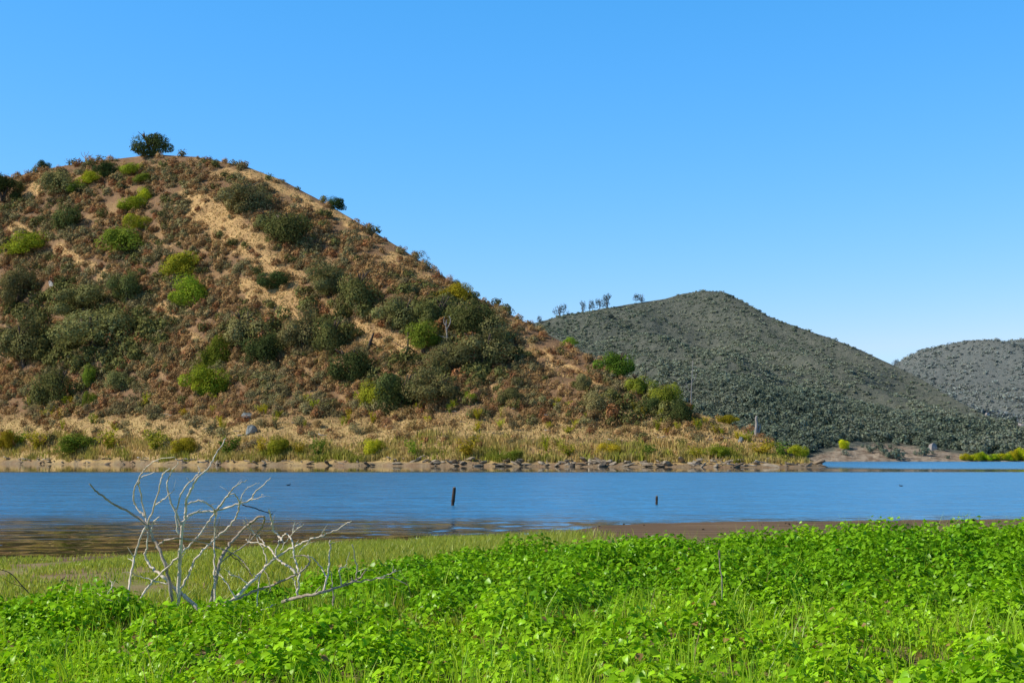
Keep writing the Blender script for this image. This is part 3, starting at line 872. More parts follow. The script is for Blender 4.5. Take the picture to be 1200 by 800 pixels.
# shrubs one can tell apart in that belt
ORD = 'first second third fourth fifth sixth seventh eighth ninth tenth eleventh twelfth thirteenth fourteenth fifteenth sixteenth seventeenth eighteenth nineteenth twentieth'.split()
SHORE = [(8, 528, 26, 30), (45, 527, 34, 22), (92, 530, 50, 30), (130, 528, 40, 26), (182, 530, 42, 28), (215, 531, 36, 22), (268, 533, 40, 24), (326, 534, 36, 30), (372, 536, 30, 24),
         (437, 534, 28, 24), (486, 536, 34, 22), (546, 536, 42, 26), (640, 530, 14, 22), (668, 536, 40, 18), (715, 534, 30, 18), (762, 536, 34, 16), (842, 536, 34, 20),
         (892, 534, 40, 18), (915, 536, 34, 20), (935, 537, 26, 18), (600, 538, 34, 14), (815, 537, 28, 15), (308, 532, 26, 20), (350, 533, 24, 17), (22, 522, 30, 18)]
SHORE.sort()
for i, (px_, py_, wd, ht) in enumerate(SHORE):
    p = near.pick(px_, py_); k = p.y / F
    o = link('shore_shrub', cmesh('spike' if i % 3 else 'bush', i % 4, ['yellow', 'bright', 'yellow', 'green'][i % 4]), None, p)
    o.rotation_euler = (0, 0, i * 1.7); o.scale = (wd * k * 1.1, wd * k * 1.1, ht * k * (1.05 if i % 3 else 1.5))
    n_ = len(SHORE)
    side = '%s from the left' % ORD[i] if i <= n_ // 2 else ('%s from the right' % ORD[n_ - 1 - i] if i < n_ - 1 else 'last at the right')
    tag(o, '%s shrub %s in the row just above the far waterline' % (['yellow-green', 'bright green', 'yellow-green', 'green'][i % 4], side), 'shrub', 'shrubs in the row along the far waterline')
YOUNG = 90
for i in range(YOUNG):
    px_ = r5.uniform(5, 880); ab_ = r5.uniform(38, 78)
    hcol = np.interp(px_, near.pxs, near.ys_ - near.yr_)
    if ab_ > hcol * 0.9: ab_ = hcol * 0.7
    p = near.pick(px_, float(np.interp(px_, near.pxs, near.ys_)) - ab_); k = p.y / F
    wd = r5.uniform(9, 20); ht = r5.uniform(8, 16)
    o = link('young_shrub', cmesh('spike', i % 4, ['yellow', 'bright', 'yellow', 'sage', 'yellow'][i % 5]), None, p)
    o.rotation_euler = (0, 0, i * 2.1); o.scale = (wd * k, wd * k, ht * k)
    tag(o, 'small yellowish shrub sprouting on the bare bench above the reeds', 'shrub', 'small shrubs on the bare bench')


# ------------------------------------------------------------------ rocks, driftwood, snags on the near hill
def rock_mesh(seed, mat, sub=2):
    import bmesh
    bm = bmesh.new(); bmesh.ops.create_icosphere(bm, subdivisions=sub, radius=0.5)
    r = random.Random(seed)
    planes = [(Vector((r.gauss(0, 1), r.gauss(0, 1), r.gauss(0, 1))).normalized(), r.uniform(0.28, 0.42)) for _ in range(9)]
    for v in bm.verts:
        for nn, dd in planes:
            e = v.co.dot(nn) - dd
            if e > 0: v.co -= nn * e
        v.co *= 1 + r.uniform(-0.05, 0.05)
    me = bpy.data.meshes.new('rock'); bm.to_mesh(me); bm.free(); me.materials.append(mat)
    return me


RK = [rock_mesh(k, M['rock'] if k % 3 else M['drystone']) for k in range(6)]
for i in range(290):
    u_ = r5.uniform(0, 1)
    px_ = 300 + 665 * u_ ** 0.8 if i % 4 else r5.uniform(0, 300)
    hcol = float(np.interp(px_, near.pxs, near.ys_ - near.yr_))
    ab_ = min(r5.uniform(0.5, 8.0 + 8 * (px_ > 860)), hcol * 0.85)
    p = near.pick(px_, float(np.interp(px_, near.pxs, near.ys_)) - ab_)
    o = link('shore_rock', RK[i % 6], None, p + Vector((0, -0.3, 0.12)))
    sz = r5.uniform(0.35, 1.0) ** 1.8 * (1.9 if px_ > 450 else 1.2)
    o.scale = (sz * r5.uniform(0.9, 3.0), sz, sz * r5.uniform(0.25, 0.6)); o.rotation_euler = (r5.uniform(-.5, .5), r5.uniform(-.5, .5), r5.uniform(0, 6.28))
    tag(o, 'pale stone lying on the narrow beach under the near hill', 'rock', 'stones on the beach under the near hill')
BR = [rock_mesh(40 + k, M['bluerock'], 3) for k in range(2)]; WR = rock_mesh(60, M['whiterock'], 3)
for px_, py_, wd, ht, me, lab in [
        (291, 490, 15, 12, BR[0], 'upper of two blue-grey boulders in reeds at the foot of the hill'),
        (294, 508, 14, 15, BR[1], 'lower of two blue-grey boulders in reeds at the foot of the hill'),
        (63, 333, 10, 10, WR, 'white boulder among oaks near the left edge of the hillside'),
        (868, 518, 6, 10, BR[1], 'small grey standing stone on the tip of the point left of the pinnacle')]:
    p = near.pick(px_, py_); k = p.y / F
    o = link('boulder', me, None, p + Vector((0, 0, ht * k * 0.1))); o.scale = (wd * k * 1.2, wd * k * 1.1, ht * k * 1.2)
    tag(o, lab, 'boulder')


def log_mesh(seed, mat):
    random.seed(seed)
    pts_ = [Vector((x, random.uniform(-.05, .05), random.uniform(-.03, .05))) for x in np.linspace(-0.5, 0.5, 6)]
    parts = [tube(pts_, np.linspace(0.035, 0.016, 6), 6, 0.15)]
    for q in range(2):
        b0 = pts_[2 + q]; parts.append(tube([b0, b0 + Vector((.08, random.uniform(-.1, .1), .06)), b0 + Vector((.17, random.uniform(-.16, .16), .10))], [.016, .011, .005], 5, .1))
    return mesh_py('log', parts, mat)


LG = [log_mesh(70 + k, M['drift'] if k % 2 else M['snag']) for k in range(5)]
for i in range(70):
    px_ = r5.uniform(10, 930)
    hcol = float(np.interp(px_, near.pxs, near.ys_ - near.yr_))
    ab_ = min(r5.choice([r5.uniform(1.5, 7), r5.uniform(28, 72)]), hcol * 0.8)
    p = near.pick(px_, float(np.interp(px_, near.pxs, near.ys_)) - ab_)
    o = link('driftwood_log', LG[i % 5], None, p + Vector((0, 0, 0.12)))
    L = r5.uniform(2, 5); o.scale = (L, L, L); o.rotation_euler = (0, r5.uniform(-.1, .3), r5.uniform(-0.9, 0.9))
    tag(o, 'dead grey log stranded on the bank of the near hill', 'log', 'logs stranded on the bank of the near hill')


def sticks(base, lines, mat, k):
    """dead tree from px offsets (dx, up, depth): list of (points, r0, r1) -> mesh in metres"""
    parts = []
    for pts_, r0, r1 in lines:
        ln = smooth_line([Vector((a * k, c_ * k, b_ * k)) for a, b_, c_ in pts_], 4)
        parts.append(tube(ln, np.linspace(r0 * k, r1 * k, len(ln)), 6, 0.1))
    return parts


def dead_tree(px_, py_, lines, mat, lab, surf=near, name='dead_tree', back=0.0):
    p = surf.pick(px_, py_) + Vector((0, back, 0)); k = p.y / F
    rt = empty(name, p); tag(rt, lab, 'dead tree')
    ps = sticks(p, lines, mat, k)
    link('trunk', mesh_py('trunk', ps[:1], mat), rt)
    for q in ps[1:]: link('limb', mesh_py('limb', [q], mat), rt)


dead_tree(524, 406, [([(0, -3, 0), (0, 10, 0), (-1, 20, 1), (-1, 30, 1)], 1.6, .6), ([(-1, 18, 1), (3, 24, 0), (4, 30, 0), (2, 34, 1)], .8, .35), ([(-1, 22, 0), (-4, 27, 1), (-3, 33, 0)], .7, .3), ([(0, 8, 0), (7, 10, 1), (11, 13, 1)], .9, .3), ([(0, 9, 0), (-7, 10, 0), (-10, 12, 0)], .8, .3)],
          M['snag'], 'white dead tree with bare upright arms standing in the grove')
dead_tree(433, 412, [([(-2, -3, 0), (0, 8, 0), (3, 16, 0), (5, 22, 0)], 2.4, 1.0), ([(1, 10, 0), (6, 8, 1), (10, 4, 1)], 1.4, .5)], M['charred'], 'short charred stump leaning right in a straw clearing')
dead_tree(475, 424, [([(0, -3, 0), (1, 10, 0), (3, 20, 0), (3, 36, 0)], 1.6, .7), ([(3, 18, 0), (12, 12, 1), (24, 6, 1)], 1.1, .5), ([(2, 15, 0), (-8, 20, 1), (-16, 25, 2)], .8, .3)],
          M['bark'], 'leaning forked dead tree with a low sideways limb below the light green oak')
dead_tree(887, 512, [([(0, -4, 0), (-1, 6, 0), (0, 14, 0), (-1, 20, 0), (0, 24, 0)], 2.5, 1.2), ([(0, 2, 1), (3, 8, 1), (4, 14, 1)], 2.0, .9)], M['snag'], 'pale weathered pinnacle of dead wood near the tip of the point', name='dead_snag')
dead_tree(812, 480, [([(0, -4, 0), (0, 20, 0), (1, 40, 0), (2, 60, 0)], .8, .3), ([(0, 22, 0), (-5, 28, 1), (-6, 34, 1)], .45, .2), ([(1, 34, 0), (5, 40, 0), (6, 45, 0)], .4, .2)], M['snag'], 'tallest thin bleached pole of a dead tree on the lower ridge', name='dead_snag', back=3)
dead_tree(797, 474, [([(0, -4, 0), (0, 12, 0), (-1, 24, 0)], .7, .3), ([(0, 10, 0), (5, 15, 0), (8, 17, 0)], .4, .2)], M['snag'], 'shorter thin bleached pole left of the tallest one on the lower ridge', name='dead_snag', back=3)
dead_tree(101, 188, [([(0, -2, 0), (-1, 5, 0), (-2, 12, 0)], .5, .2), ([(0, 2, 0), (5, 7, 0), (8, 9, 0)], .4, .15), ([(0, 3, 0), (-5, 8, 1), (-6, 12, 0)], .35, .15), ([(-1, 6, 0), (2, 10, 0), (3, 13, 0)], .3, .12)], M['greywood'], 'bare twiggy dead shrub on the skyline left of the crest oak', name='dead_shrub')

# ------------------------------------------------------------------ far hills: scrub masses and the trees one can tell apart
import bmesh
bm = bmesh.new(); bmesh.ops.create_icosphere(bm, subdivisions=1, radius=0.5)
icov = np.array([v.co[:] for v in bm.verts]); icof = np.array([[v.index for v in f.verts] for f in bm.faces]); bm.free()
BLOB = []
for k in range(6):
    r = np.random.default_rng(600 + k)
    nzv = fbm(icov[:, 0] * 5 + 9 * k, icov[:, 1] * 5 + icov[:, 2] * 4, 600 + k, 3)
    v = icov * (0.55 + 0.9 * nzv)[:, None] * r.uniform(0.92, 1.08, (len(icov), 1)); v[:, 2] += 0.25
    tone = (0.75 + 0.5 * r.uniform(0, 1, len(v)))
    BLOB.append((v, icof, np.repeat(tone[:, None], 3, 1)))


BIGB = [crown(640 + k, 6, 42, (0.5, 0.5, 0.5), 0.0, 0.15, True, -0.1) for k in range(5)]
WOOD = [crown(660 + k, 8, 150, (0.5, 0.5, 0.5), 0.0, 0.075, True, -0.1) for k in range(5)]


def far_scrub(surf, N, p0, p1, name, lab, c0, c1, smin, smax, ymax):
    r = np.random.default_rng(900)
    px, s, py = surf.spread(N, p0, p1, r)
    ab = np.interp(px, surf.pxs, surf.ys_) - py
    low = 1 - sstep(25, 75, ab)
    nzp = fbm(px / 30 + py / 60, py / 14, 15, 4)
    tops = np.interp(px, [940, 985, 1010, 1040, 1080, 1110, 1140, 1200, 1300], [3, 16, 20, 21, 16, 12, 7, 4, 3])
    keep = (r.uniform(0, 1, len(px)) < 0.5 + 0.6 * sstep(0.35, 0.6, nzp) + low) & ((ab > tops) | (r.uniform(0, 1, len(px)) < 0.04))
    px, s, low, nzp, py = px[keep], s[keep], low[keep], nzp[keep], py[keep]
    pts = surf.pos(px, s)
    size = r.uniform(smin, smax, len(px)) * (1 + 0.75 * low) * r.choice([0.6, 0.8, 1, 1.25, 1.7], len(px))
    mixv = np.clip(r.uniform(0, 1, (len(px), 1)) * 0.9 - low[:, None] * 0.35, 0, 1)
    mixv = np.clip(mixv * 0.5 + 1.3 * (fbm(px / 70 + py / 50, py / 26 - px / 120, 25, 4)[:, None] - 0.35) - 0.25 * low[:, None], 0, 1)
    cols = (np.array(c0) * (1 - mixv) + np.array(c1) * mixv) * r.uniform(0.75, 1.2, (len(px), 1)) * (1 - 0.3 * low[:, None])
    big = low > 0.25
    for sel, pro, nm, lb in ((~big, BIGB, name, lab), (big, WOOD, 'lower_woods', 'darker clumped trees along the foot of the hill behind the point')):
        if sel.sum() < 300: continue
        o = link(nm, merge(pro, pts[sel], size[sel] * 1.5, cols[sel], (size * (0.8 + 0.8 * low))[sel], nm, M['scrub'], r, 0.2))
        tag(o, lb, 'scrub', kind='stuff')


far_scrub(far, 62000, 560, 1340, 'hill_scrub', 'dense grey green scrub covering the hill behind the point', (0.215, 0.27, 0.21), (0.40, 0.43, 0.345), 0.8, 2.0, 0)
far_scrub(dist2, 19000, 1000, 1330, 'hill_scrub', 'hazy scrub covering the farthest hill at the right', (0.31, 0.365, 0.37), (0.42, 0.445, 0.42), 1.8, 3.8, 0)  # bluish haze put into the scrub colours too

GUM = [crown(500 + k, 5 + k, 500, (0.62, 0.5, 0.55), 0.16, 0.04, False, 0.16) for k in range(3)]
GUMM = [mesh_np('crown', *[GUM[k][0], GUM[k][1], M['gum'], GUM[k][2]]) for k in range(3)]
GTR = [trunk_mesh(90 + k, M['farbark'], 2 + k, 0.32, 0.75) for k in range(3)]
for i, (px_, py_, wd, ht, lab) in enumerate([
        (634, 378, 7, 11, 'small faint tree just over the near ridge, first on the far skyline'),
        (656, 371, 16, 18, 'spreading gum tree standing alone left on the far skyline'),
        (683, 364, 9, 15, 'slim gum tree, left of a close pair on the far skyline'),
        (691, 362, 8, 17, 'slim gum tree, right of a close pair on the far skyline'),
        (703, 361, 11, 15, 'gum tree at the left of the leafy clump on the far skyline'),
        (711, 360, 13, 19, 'dense tall gum tree at the right of the leafy clump on the far skyline'),
        (752, 354, 15, 13, 'single feathery gum tree on the far skyline right of all the others'),
        (1049, 428, 8, 10, 'tiny tree in the notch between the two far hills')]):
    surf = far
    p = surf.pick(px_, py_); k = p.y / F
    rt = empty('gum_tree', p, i, (wd * k * 1.15, wd * k * 1.15, ht * k / 0.95))
    tag(rt, lab, 'gum tree', 'trees on the far skyline')
    link('trunk', GTR[i % 3], rt); link('crown', GUMM[i % 3], rt)
for i, (px_, py_, wd, ht, mk_, lab) in enumerate([
        (715, 374, 9, 7, 'farbush', 'dark round bush below the leafy clump of far gum trees'),
        (966, 488, 16, 10, 'farbush', 'dark blue-green bush standing out low on the grey hill'),
        (989, 526, 15, 13, 'willow', 'yellow-green bush at the left end of the pale far bank'),
        (1187, 492, 11, 14, 'farbush', 'dark bush between pale outcrops at the right edge'),
        (1172, 530, 9, 10, 'green', 'olive bush behind the bright willows of the far shore')]):
    p = far.pick(px_, py_); k = p.y / F
    o = link('far_bush', cmesh('bush', i % 5, mk_), None, p); o.scale = (wd * k * 1.1, wd * k * 1.1, ht * k * 1.5)
    tag(o, lab, 'bush')
for i, (px_, wd, ht) in enumerate([(1131, 12, 10), (1139, 10, 9), (1148, 12, 12), (1156, 11, 10), (1164, 13, 9), (1173, 12, 10), (1181, 11, 12), (1189, 12, 16), (1197, 13, 20), (1206, 14, 20)]):
    p = far.pick(px_, 539.2); k = p.y / F
    o = link('willow_shrub', cmesh('bush', i % 5, 'willow'), None, p); o.scale = (wd * k * 1.25, wd * k * 1.25, ht * k * 1.5)
    o.rotation_euler = (0, 0, i * 1.3)
    tag(o, 'bright yellow-green willow %s from the left in the row on the far right shore' % ORD[i], 'willow', 'willows in the row on the far right shore')
PR = [rock_mesh(80 + k, M['pinkrock'], 2) for k in range(3)]
for i, (px_, py_, wd, ht, lab) in enumerate([
        (1157, 476, 5, 5, 'small white boulder by itself on the right shoulder of the far hill'),
        (1193, 470, 10, 6, 'pale outcrop, upper one at the right edge of the far slope'),
        (1197, 486, 10, 7, 'pale outcrop, lower one at the right edge of the far slope'),
        (1093, 527, 9, 10, 'pinkish pale crag above the middle of the far bank')]):
    p = (far if i == 3 else far).pick(px_, max(py_, float(np.interp(px_, far.pxs, far.yr_)) + 1)); k = p.y / F
    o = link('outcrop', PR[i % 3], None, p + Vector((0, 0, ht * k * .3))); o.scale = (wd * k * 1.2, wd * k, ht * k * 1.4)
    tag(o, lab, 'rock')

# ------------------------------------------------------------------ things standing in the water
def post(px_, py_, hpx, lean, rad, lab):
    d = H * F / (py_ - HY); k = d / F
    base = at(px_, py_, d)
    rt = empty('wooden_post', base); tag(rt, lab, 'post')
    hgt = hpx * k
    ln = smooth_line([(-lean * k * .6, 0, -0.8), (0, 0, 0), (lean * k * .5, 0, hgt * .5), (lean * k, 0.01, hgt)], 5)
    rr = np.linspace(rad * 1.15, rad, len(ln)) * np.array([random.uniform(.9, 1.1) for _ in ln])
    link('shaft', mesh_py('shaft', [tube(ln, rr * k, 9, .08)], M['wetwood']), rt)
    tp = ln[-1]
    me = rock_mesh(5, M['drift'], 2)
    o = link('weathered_top', me, rt, tp); o.scale = (rad * 1.9 * k, rad * 1.9 * k, rad * 1.3 * k)


random.seed(3)
post(530.5, 592, 21, 2, 1.9, 'taller dark wooden post leaning slightly out of the blue water')
post(769.5, 591, 10, 0.3, 1.3, 'short dark wooden post stub in the water to the right')


def bird(px_, py_, ln_, rz, lab):
    d = H * F / (py_ - HY); base = at(px_, py_, d)
    rt = empty('water_bird', base, rz, (ln_, ln_, ln_)); tag(rt, lab, 'bird')
    xs_ = np.linspace(-0.5, 0.42, 9)
    prof = [0.02, .10, .16, .19, .2, .19, .16, .11, .03]
    body = tube([(x, 0, .08 + (.10 if x < -.4 else 0)) for x in xs_], prof, 10)
    neck = tube([(0.3, 0, .12), (0.4, 0, .26), (0.42, 0, .36)], [.09, .06, .06], 8)
    head = tube([(0.33, 0, .37), (.38, 0, .4), (.45, 0, .4), (.52, 0, .38)], [.03, .075, .075, .03], 8)
    link('body', mesh_py('body', [body, neck, head], M['bird']), rt)
    link('beak', mesh_py('beak', [tube([(.5, 0, .38), (.62, 0, .36)], [.03, .008], 6)], M['beak']), rt)


bird(338, 568.5, 0.3, 0.4, 'small dark water bird swimming beyond the dead branches')
bird(1056, 569.5, 0.26, 2.8, 'small dark water bird swimming alone in the right part of the lake')

# lumps on the mud
def on_ground(px_, py_):
    d = 8.0
    while d < 60:
        p = at(px_, py_, d)
        if p.z <= float(ground_z(p.x, p.y)): break
        d += 0.05
    return Vector((p.x, p.y, float(ground_z(p.x, p.y))))


CL = [rock_mesh(120 + k, M['clod']) for k in range(4)]
DW = log_mesh(99, M['charred'])
p = on_ground(1139, 611)
rt = empty('driftwood_chunk', p + Vector((0, 0, .04)), 0.2); tag(rt, 'black chunk of driftwood on the mud edge at the right', 'driftwood')
o = link('lump', CL[0], rt); o.scale = (.2, .12, .13)
link('snapped_end', mesh_py('snapped_end', [tube([(-.06, 0, 0.0), (-.14, .01, .01), (-.17, .0, .03)], [.035, .03, .012], 7, .1)], M['charred']), rt)
link('snapped_end', mesh_py('snapped_end', [tube([(.06, 0, 0), (.14, .02, -.01), (.17, .02, 0)], [.03, .018, .006], 6, .1)], M['charred']), rt)
for i in range(46):
    px_ = r5.uniform(690, 1195); py_ = r5.uniform(611.5, 616) if i % 3 else r5.uniform(613, 625)
    p = on_ground(px_, py_)
    o = link('mud_clod', CL[i % 4], None, p); sz = r5.uniform(.03, .09); o.scale = (sz * 1.5, sz, sz * .9); o.rotation_euler = (0, 0, i)
    tag(o, 'small dark clod lying on the bare mud at the water edge', 'clod', 'clods on the bare mud')
for px_, py_, L, rz, lab in [(42, 659, .55, .1, 'short dark stick lying flat at the water edge, farther of two'), (64, 684, .62, -.15, 'crooked brown stick lying on the trampled bank, nearer of two')]:
    p = on_ground(px_, py_)
    o = link('stick', DW, None, p + Vector((0, 0, .02))); o.scale = (L, L, L); o.rotation_euler = (0, 0, rz); tag(o, lab, 'stick')

# ------------------------------------------------------------------ the bleached fallen branch
DB = 13.4


def dep(px_, py_):
    return DB + 0.9 * (float(fbm(px_ / 70, py_ / 70, 301, 2)) - 0.5) + 0.7 * (float(fbm(px_ / 35, py_ / 90, 311, 2)) - 0.5)


def cA(p): return (100 + p[0] / 3.635, 510 + p[1] / 3.635)
def cB(p): return (260 + p[0] / 4.209, 540 + p[1] / 4.209)


# (is main, crop, points, start width px, end width px, wood)
BRN = [
    (1, cA, [(372, 730), (355, 610), (325, 510), (290, 440), (262, 380), (200, 335), (110, 285), (50, 240), (18, 205)], 4.6, 1.6, 'greywood'),
    (0, cA, [(262, 395), (255, 340), (235, 250), (228, 190), (250, 150), (300, 105), (380, 92)], 2.8, .7, 'pale'),
    (0, cA, [(252, 345), (215, 300), (205, 260), (215, 210), (240, 180), (295, 155)], 2.6, .8, 'pale'),
    (0, cA, [(265, 380), (290, 310), (315, 220), (330, 170), (358, 138)], 2.4, 1.0, 'pale'),
    (0, cA, [(300, 295), (345, 262), (382, 230)], 1.6, .7, 'pale'),
    (0, cA, [(280, 410), (290, 370), (315, 345)], 2.0, 1.0, 'pale'),
    (1, cA, [(175, 750), (185, 650), (205, 540), (235, 430), (264, 385)], 3.0, 2.2, 'pale'),
    (1, cA, [(395, 725), (402, 600), (405, 480), (412, 390), (425, 350), (428, 290), (445, 240), (480, 180), (525, 135), (560, 75), (598, 12)], 5.0, 1.0, 'pale'),
    (0, cA, [(412, 390), (385, 325), (360, 270), (350, 210), (365, 160), (395, 115)], 2.8, 1.0, 'pale'),
    (0, cA, [(398, 420), (385, 345), (400, 270), (430, 215), (475, 170), (487, 150), (480, 130)], 2.4, .9, 'pale'),
    (0, cA, [(426, 358), (470, 328), (555, 320), (640, 295), (700, 275), (728, 238), (790, 180)], 3.0, 1.2, 'pale'),
    (0, cA, [(430, 292), (480, 278), (515, 285), (545, 310), (555, 322)], 2.2, 2.0, 'pale'),
    (0, cA, [(556, 322), (600, 265), (640, 215), (690, 190)], 2.4, .9, 'pale'),
    (1, cA, [(552, 722), (548, 560), (552, 420), (552, 320)], 2.4, 1.8, 'pale'),
    (0, cA, [(560, 430), (568, 380), (575, 345)], 1.2, .6, 'greywood'),
    (1, cA, [(230, 765), (240, 690), (270, 640), (330, 580), (400, 510), (470, 440), (530, 360), (555, 325)], 3.0, 1.8, 'pale'),
    (1, cA, [(300, 480), (325, 455), (380, 440), (450, 445), (530, 465), (600, 490), (650, 515), (690, 560), (710, 600)], 2.8, 1.0, 'greywood'),
    (1, cA, [(398, 668), (440, 590), (475, 520), (530, 460), (600, 400), (640, 350), (655, 290), (640, 255), (610, 250)], 3.0, 1.3, 'pale'),
    (1, cA, [(498, 752), (430, 690), (380, 650), (330, 600), (280, 560), (255, 510), (262, 480), (265, 410)], 5.6, 1.6, 'pale'),
    (0, cA, [(352, 632), (290, 618), (230, 600), (180, 580)], 2.0, .8, 'pale'),
    (1, cA, [(215, 768), (150, 730), (95, 700), (60, 685)], 4.2, 2.0, 'pale'),
    (0, cA, [(82, 694), (110, 650), (115, 625), (104, 618)], 1.5, .7, 'pale'),
    (1, cB, [(-72, 760), (-55, 690), (-25, 560), (0, 475), (40, 410), (100, 345), (150, 300), (185, 275), (210, 280), (200, 320), (160, 370), (120, 410), (60, 450), (0, 495)], 4.6, 1.3, 'greywood'),
    (1, cB, [(-40, 760), (60, 680), (140, 600), (200, 540), (240, 500), (300, 455), (370, 415), (430, 390), (500, 365), (560, 340), (640, 295)], 4.4, .9, 'pale'),
    (0, cB, [(490, 368), (500, 345)], 1.2, .8, 'pale'),
    (0, cB, [(385, 440), (415, 415), (432, 385)], 1.6, .7, 'pale'),
    (1, cB, [(-60, 725), (0, 702), (70, 680), (150, 645), (240, 615), (320, 580), (390, 545), (425, 510), (430, 480), (400, 465), (340, 475)], 4.0, 1.2, 'greywood'),
    (1, cB, [(365, 555), (330, 520), (290, 495), (265, 470), (240, 435), (190, 405), (135, 400), (120, 385)], 3.2, 1.5, 'pale'),
    (0, cB, [(300, 400), (285, 375), (255, 340), (245, 290), (232, 240)], 2.8, 2.0, 'pale'),
    (0, cB, [(372, 665), (380, 600), (378, 540), (360, 490), (350, 410), (320, 360), (285, 395), (258, 470)], 2.6, 1.6, 'pale'),
    (0, cB, [(372, 640), (360, 600), (345, 570)], 1.8, 1.2, 'pale'),
    (1, cB, [(300, 695), (380, 670), (470, 655), (550, 630), (620, 605), (680, 575), (710, 535)], 4.6, 1.6, 'greywood'),
    (0, cB, [(610, 608), (700, 588), (790, 575), (860, 580), (920, 615)], 2.2, .8, 'greywood'),
    (0, cB, [(770, 578), (820, 560), (860, 535)], 1.6, .9, 'pale'),
    (0, cB, [(545, 730), (548, 640), (535, 540)], 1.8, .8, 'greywood'),
    (0, cB, [(500, 645), (520, 570), (530, 480), (535, 390)], 2.4, 1.6, 'pale'),
    (0, cB, [(532, 420), (548, 398)], 1.2, .8, 'pale'),
    (0, cB, [(520, 575), (490, 525), (455, 485), (425, 462)], 2.0, 1.0, 'pale'),
    (0, cB, [(592, 612), (580, 550), (582, 530), (610, 515), (628, 450)], 1.6, .8, 'pale'),
    (0, cB, [(665, 582), (662, 500), (642, 412)], 1.8, 1.2, 'pale'),
    (0, cB, [(60, 775), (55, 730), (90, 690)], 1.6, 1.0, 'pale'),
    (0, cB, [(178, 745), (175, 660), (190, 560), (220, 490), (200, 430), (150, 345), (118, 280)], 1.8, .8, 'pale'),
    (0, cB, [(137, 612), (90, 575), (40, 560), (35, 540)], 1.6, .9, 'pale'),
    (0, cB, [(66, 678), (30, 610), (0, 575), (-30, 540)], 1.8, 1.0, 'pale'),
    (0, cB, [(290, 440), (340, 365), (405, 310)], 1.6, .8, 'pale'),
    (0, cB, [(350, 355), (352, 325), (362, 298)], 1.3, 1.0, 'pale'),
    (0, cB, [(210, 408), (180, 370), (130, 330), (105, 290)], 1.8, .8, 'pale'),
    (0, cB, [(100, 214), (180, 240), (250, 262)], 1.6, .9, 'charred'),
    (0, cB, [(90, 210), (95, 175), (130, 130), (185, 105)], 1.4, .6, 'pale'),
    (0, cB, [(145, 192), (180, 180), (205, 165)], 1.2, .5, 'pale'),
    (0, cB, [(200, 520), (230, 580), (240, 640)], 1.0, .6, 'greywood'),
    (0, cB, [(30, 455), (80, 490), (150, 570)], 1.4, .6, 'charred'),
    (0, cB, [(130, 765), (200, 735), (265, 705)], 2.2, 1.4, 'pale'),
    (0, cB, [(255, 395), (285, 400), (310, 410)], 3.0, 1.6, 'charred'),
]
root0 = at(245, 716, DB); root0.z = float(ground_z(root0.x, root0.y))
rt = empty('fallen_branch', root0)
tag(rt, 'bleached leafless fallen branch with many curling stems rising from the green plants', 'dead branch')
random.seed(8)
main = None
for is_main, crop, pts_, w0, w1, wood in BRN:
    P3 = []
    for q in pts_:
        x, y = crop(q); P3.append(at(x, y, dep(x, y)) - root0)
    ln = smooth_line(P3, 6)
    for q in range(1, len(ln) - 1):
        ln[q] = ln[q] + Vector((random.gauss(0, 1), random.gauss(0, 1), random.gauss(0, 1))) * 0.004
    tt = np.linspace(0, 1, len(ln))
    rad = (w0 + (w1 - w0) * tt) * 0.5 * DB / F * 0.98 * np.array([1 + random.uniform(-.14, .14) for _ in ln])
    parts = [tube(ln, rad, 8, .07)]
    for q in range(2 + is_main * 2):
        a_ = random.randrange(2, len(ln) - 1); t0 = (ln[a_ + 1] - ln[a_ - 1]).normalized()
        dv = (t0 + Vector((random.gauss(0, .7), random.gauss(0, .7), random.gauss(.2, .6)))).normalized() * random.uniform(.03, .13)
        r0 = min(rad[a_] * .6, .006)
        parts.append(tube([ln[a_], ln[a_] + dv * .5 + Vector((0, 0, .006)), ln[a_] + dv], [r0, r0 * .7, r0 * .35], 5, .1))
    me = mesh_py('branch' if is_main else 'twig', parts, M[wood])
    if is_main: main = link('branch', me, rt)
    else: link('twig', me, main)

# dark arching twig at the left edge
pts_ = [(-25, 662), (0, 667), (13, 672), (27, 687), (43, 702), (73, 715), (104, 731)]
rt = empty('arching_twig', at(60, 715, 14.3)); tag(rt, 'thin dark twig arching out of the plants at the left edge', 'twig')
ln = smooth_line([at(x, y, 14.3) - rt.location for x, y in pts_], 5)
link('stem', mesh_py('stem', [tube(ln, np.linspace(.8, 1.8, len(ln)) * .5 * 14.3 / F, 6, .1)], M['charred']), rt)
ln = smooth_line([at(x, y, 14.3) - rt.location for x, y in [(27, 687), (14, 683), (2, 676)]], 4)
link('side_twig', mesh_py('side_twig', [tube(ln, np.linspace(.9, .5, len(ln)) * .5 * 14.3 / F, 5, .1)], M['charred']), rt)
# dry upright stalk
b0 = at(846, 692, 12.6); rt = empty('dry_stalk', b0); tag(rt, 'single dry grey stalk standing upright in the leafy plants', 'stalk')
ln = smooth_line([Vector((0, 0, -.35)), at(846, 680, 12.6) - b0, at(844, 668, 12.6) - b0, at(843, 652, 12.6) - b0], 5)
link('stem', mesh_py('stem', [tube(ln, np.linspace(1.0, .6, len(ln)) * 12.6 / F, 6, .1)], M['greywood']), rt)
link('seed_head', mesh_py('seed_head', [tube([at(843, 653, 12.6) - b0, at(842.8, 648, 12.6) - b0, at(842.6, 644, 12.6) - b0], [.007, .014, .004], 7, .3)], M['drift']), rt)

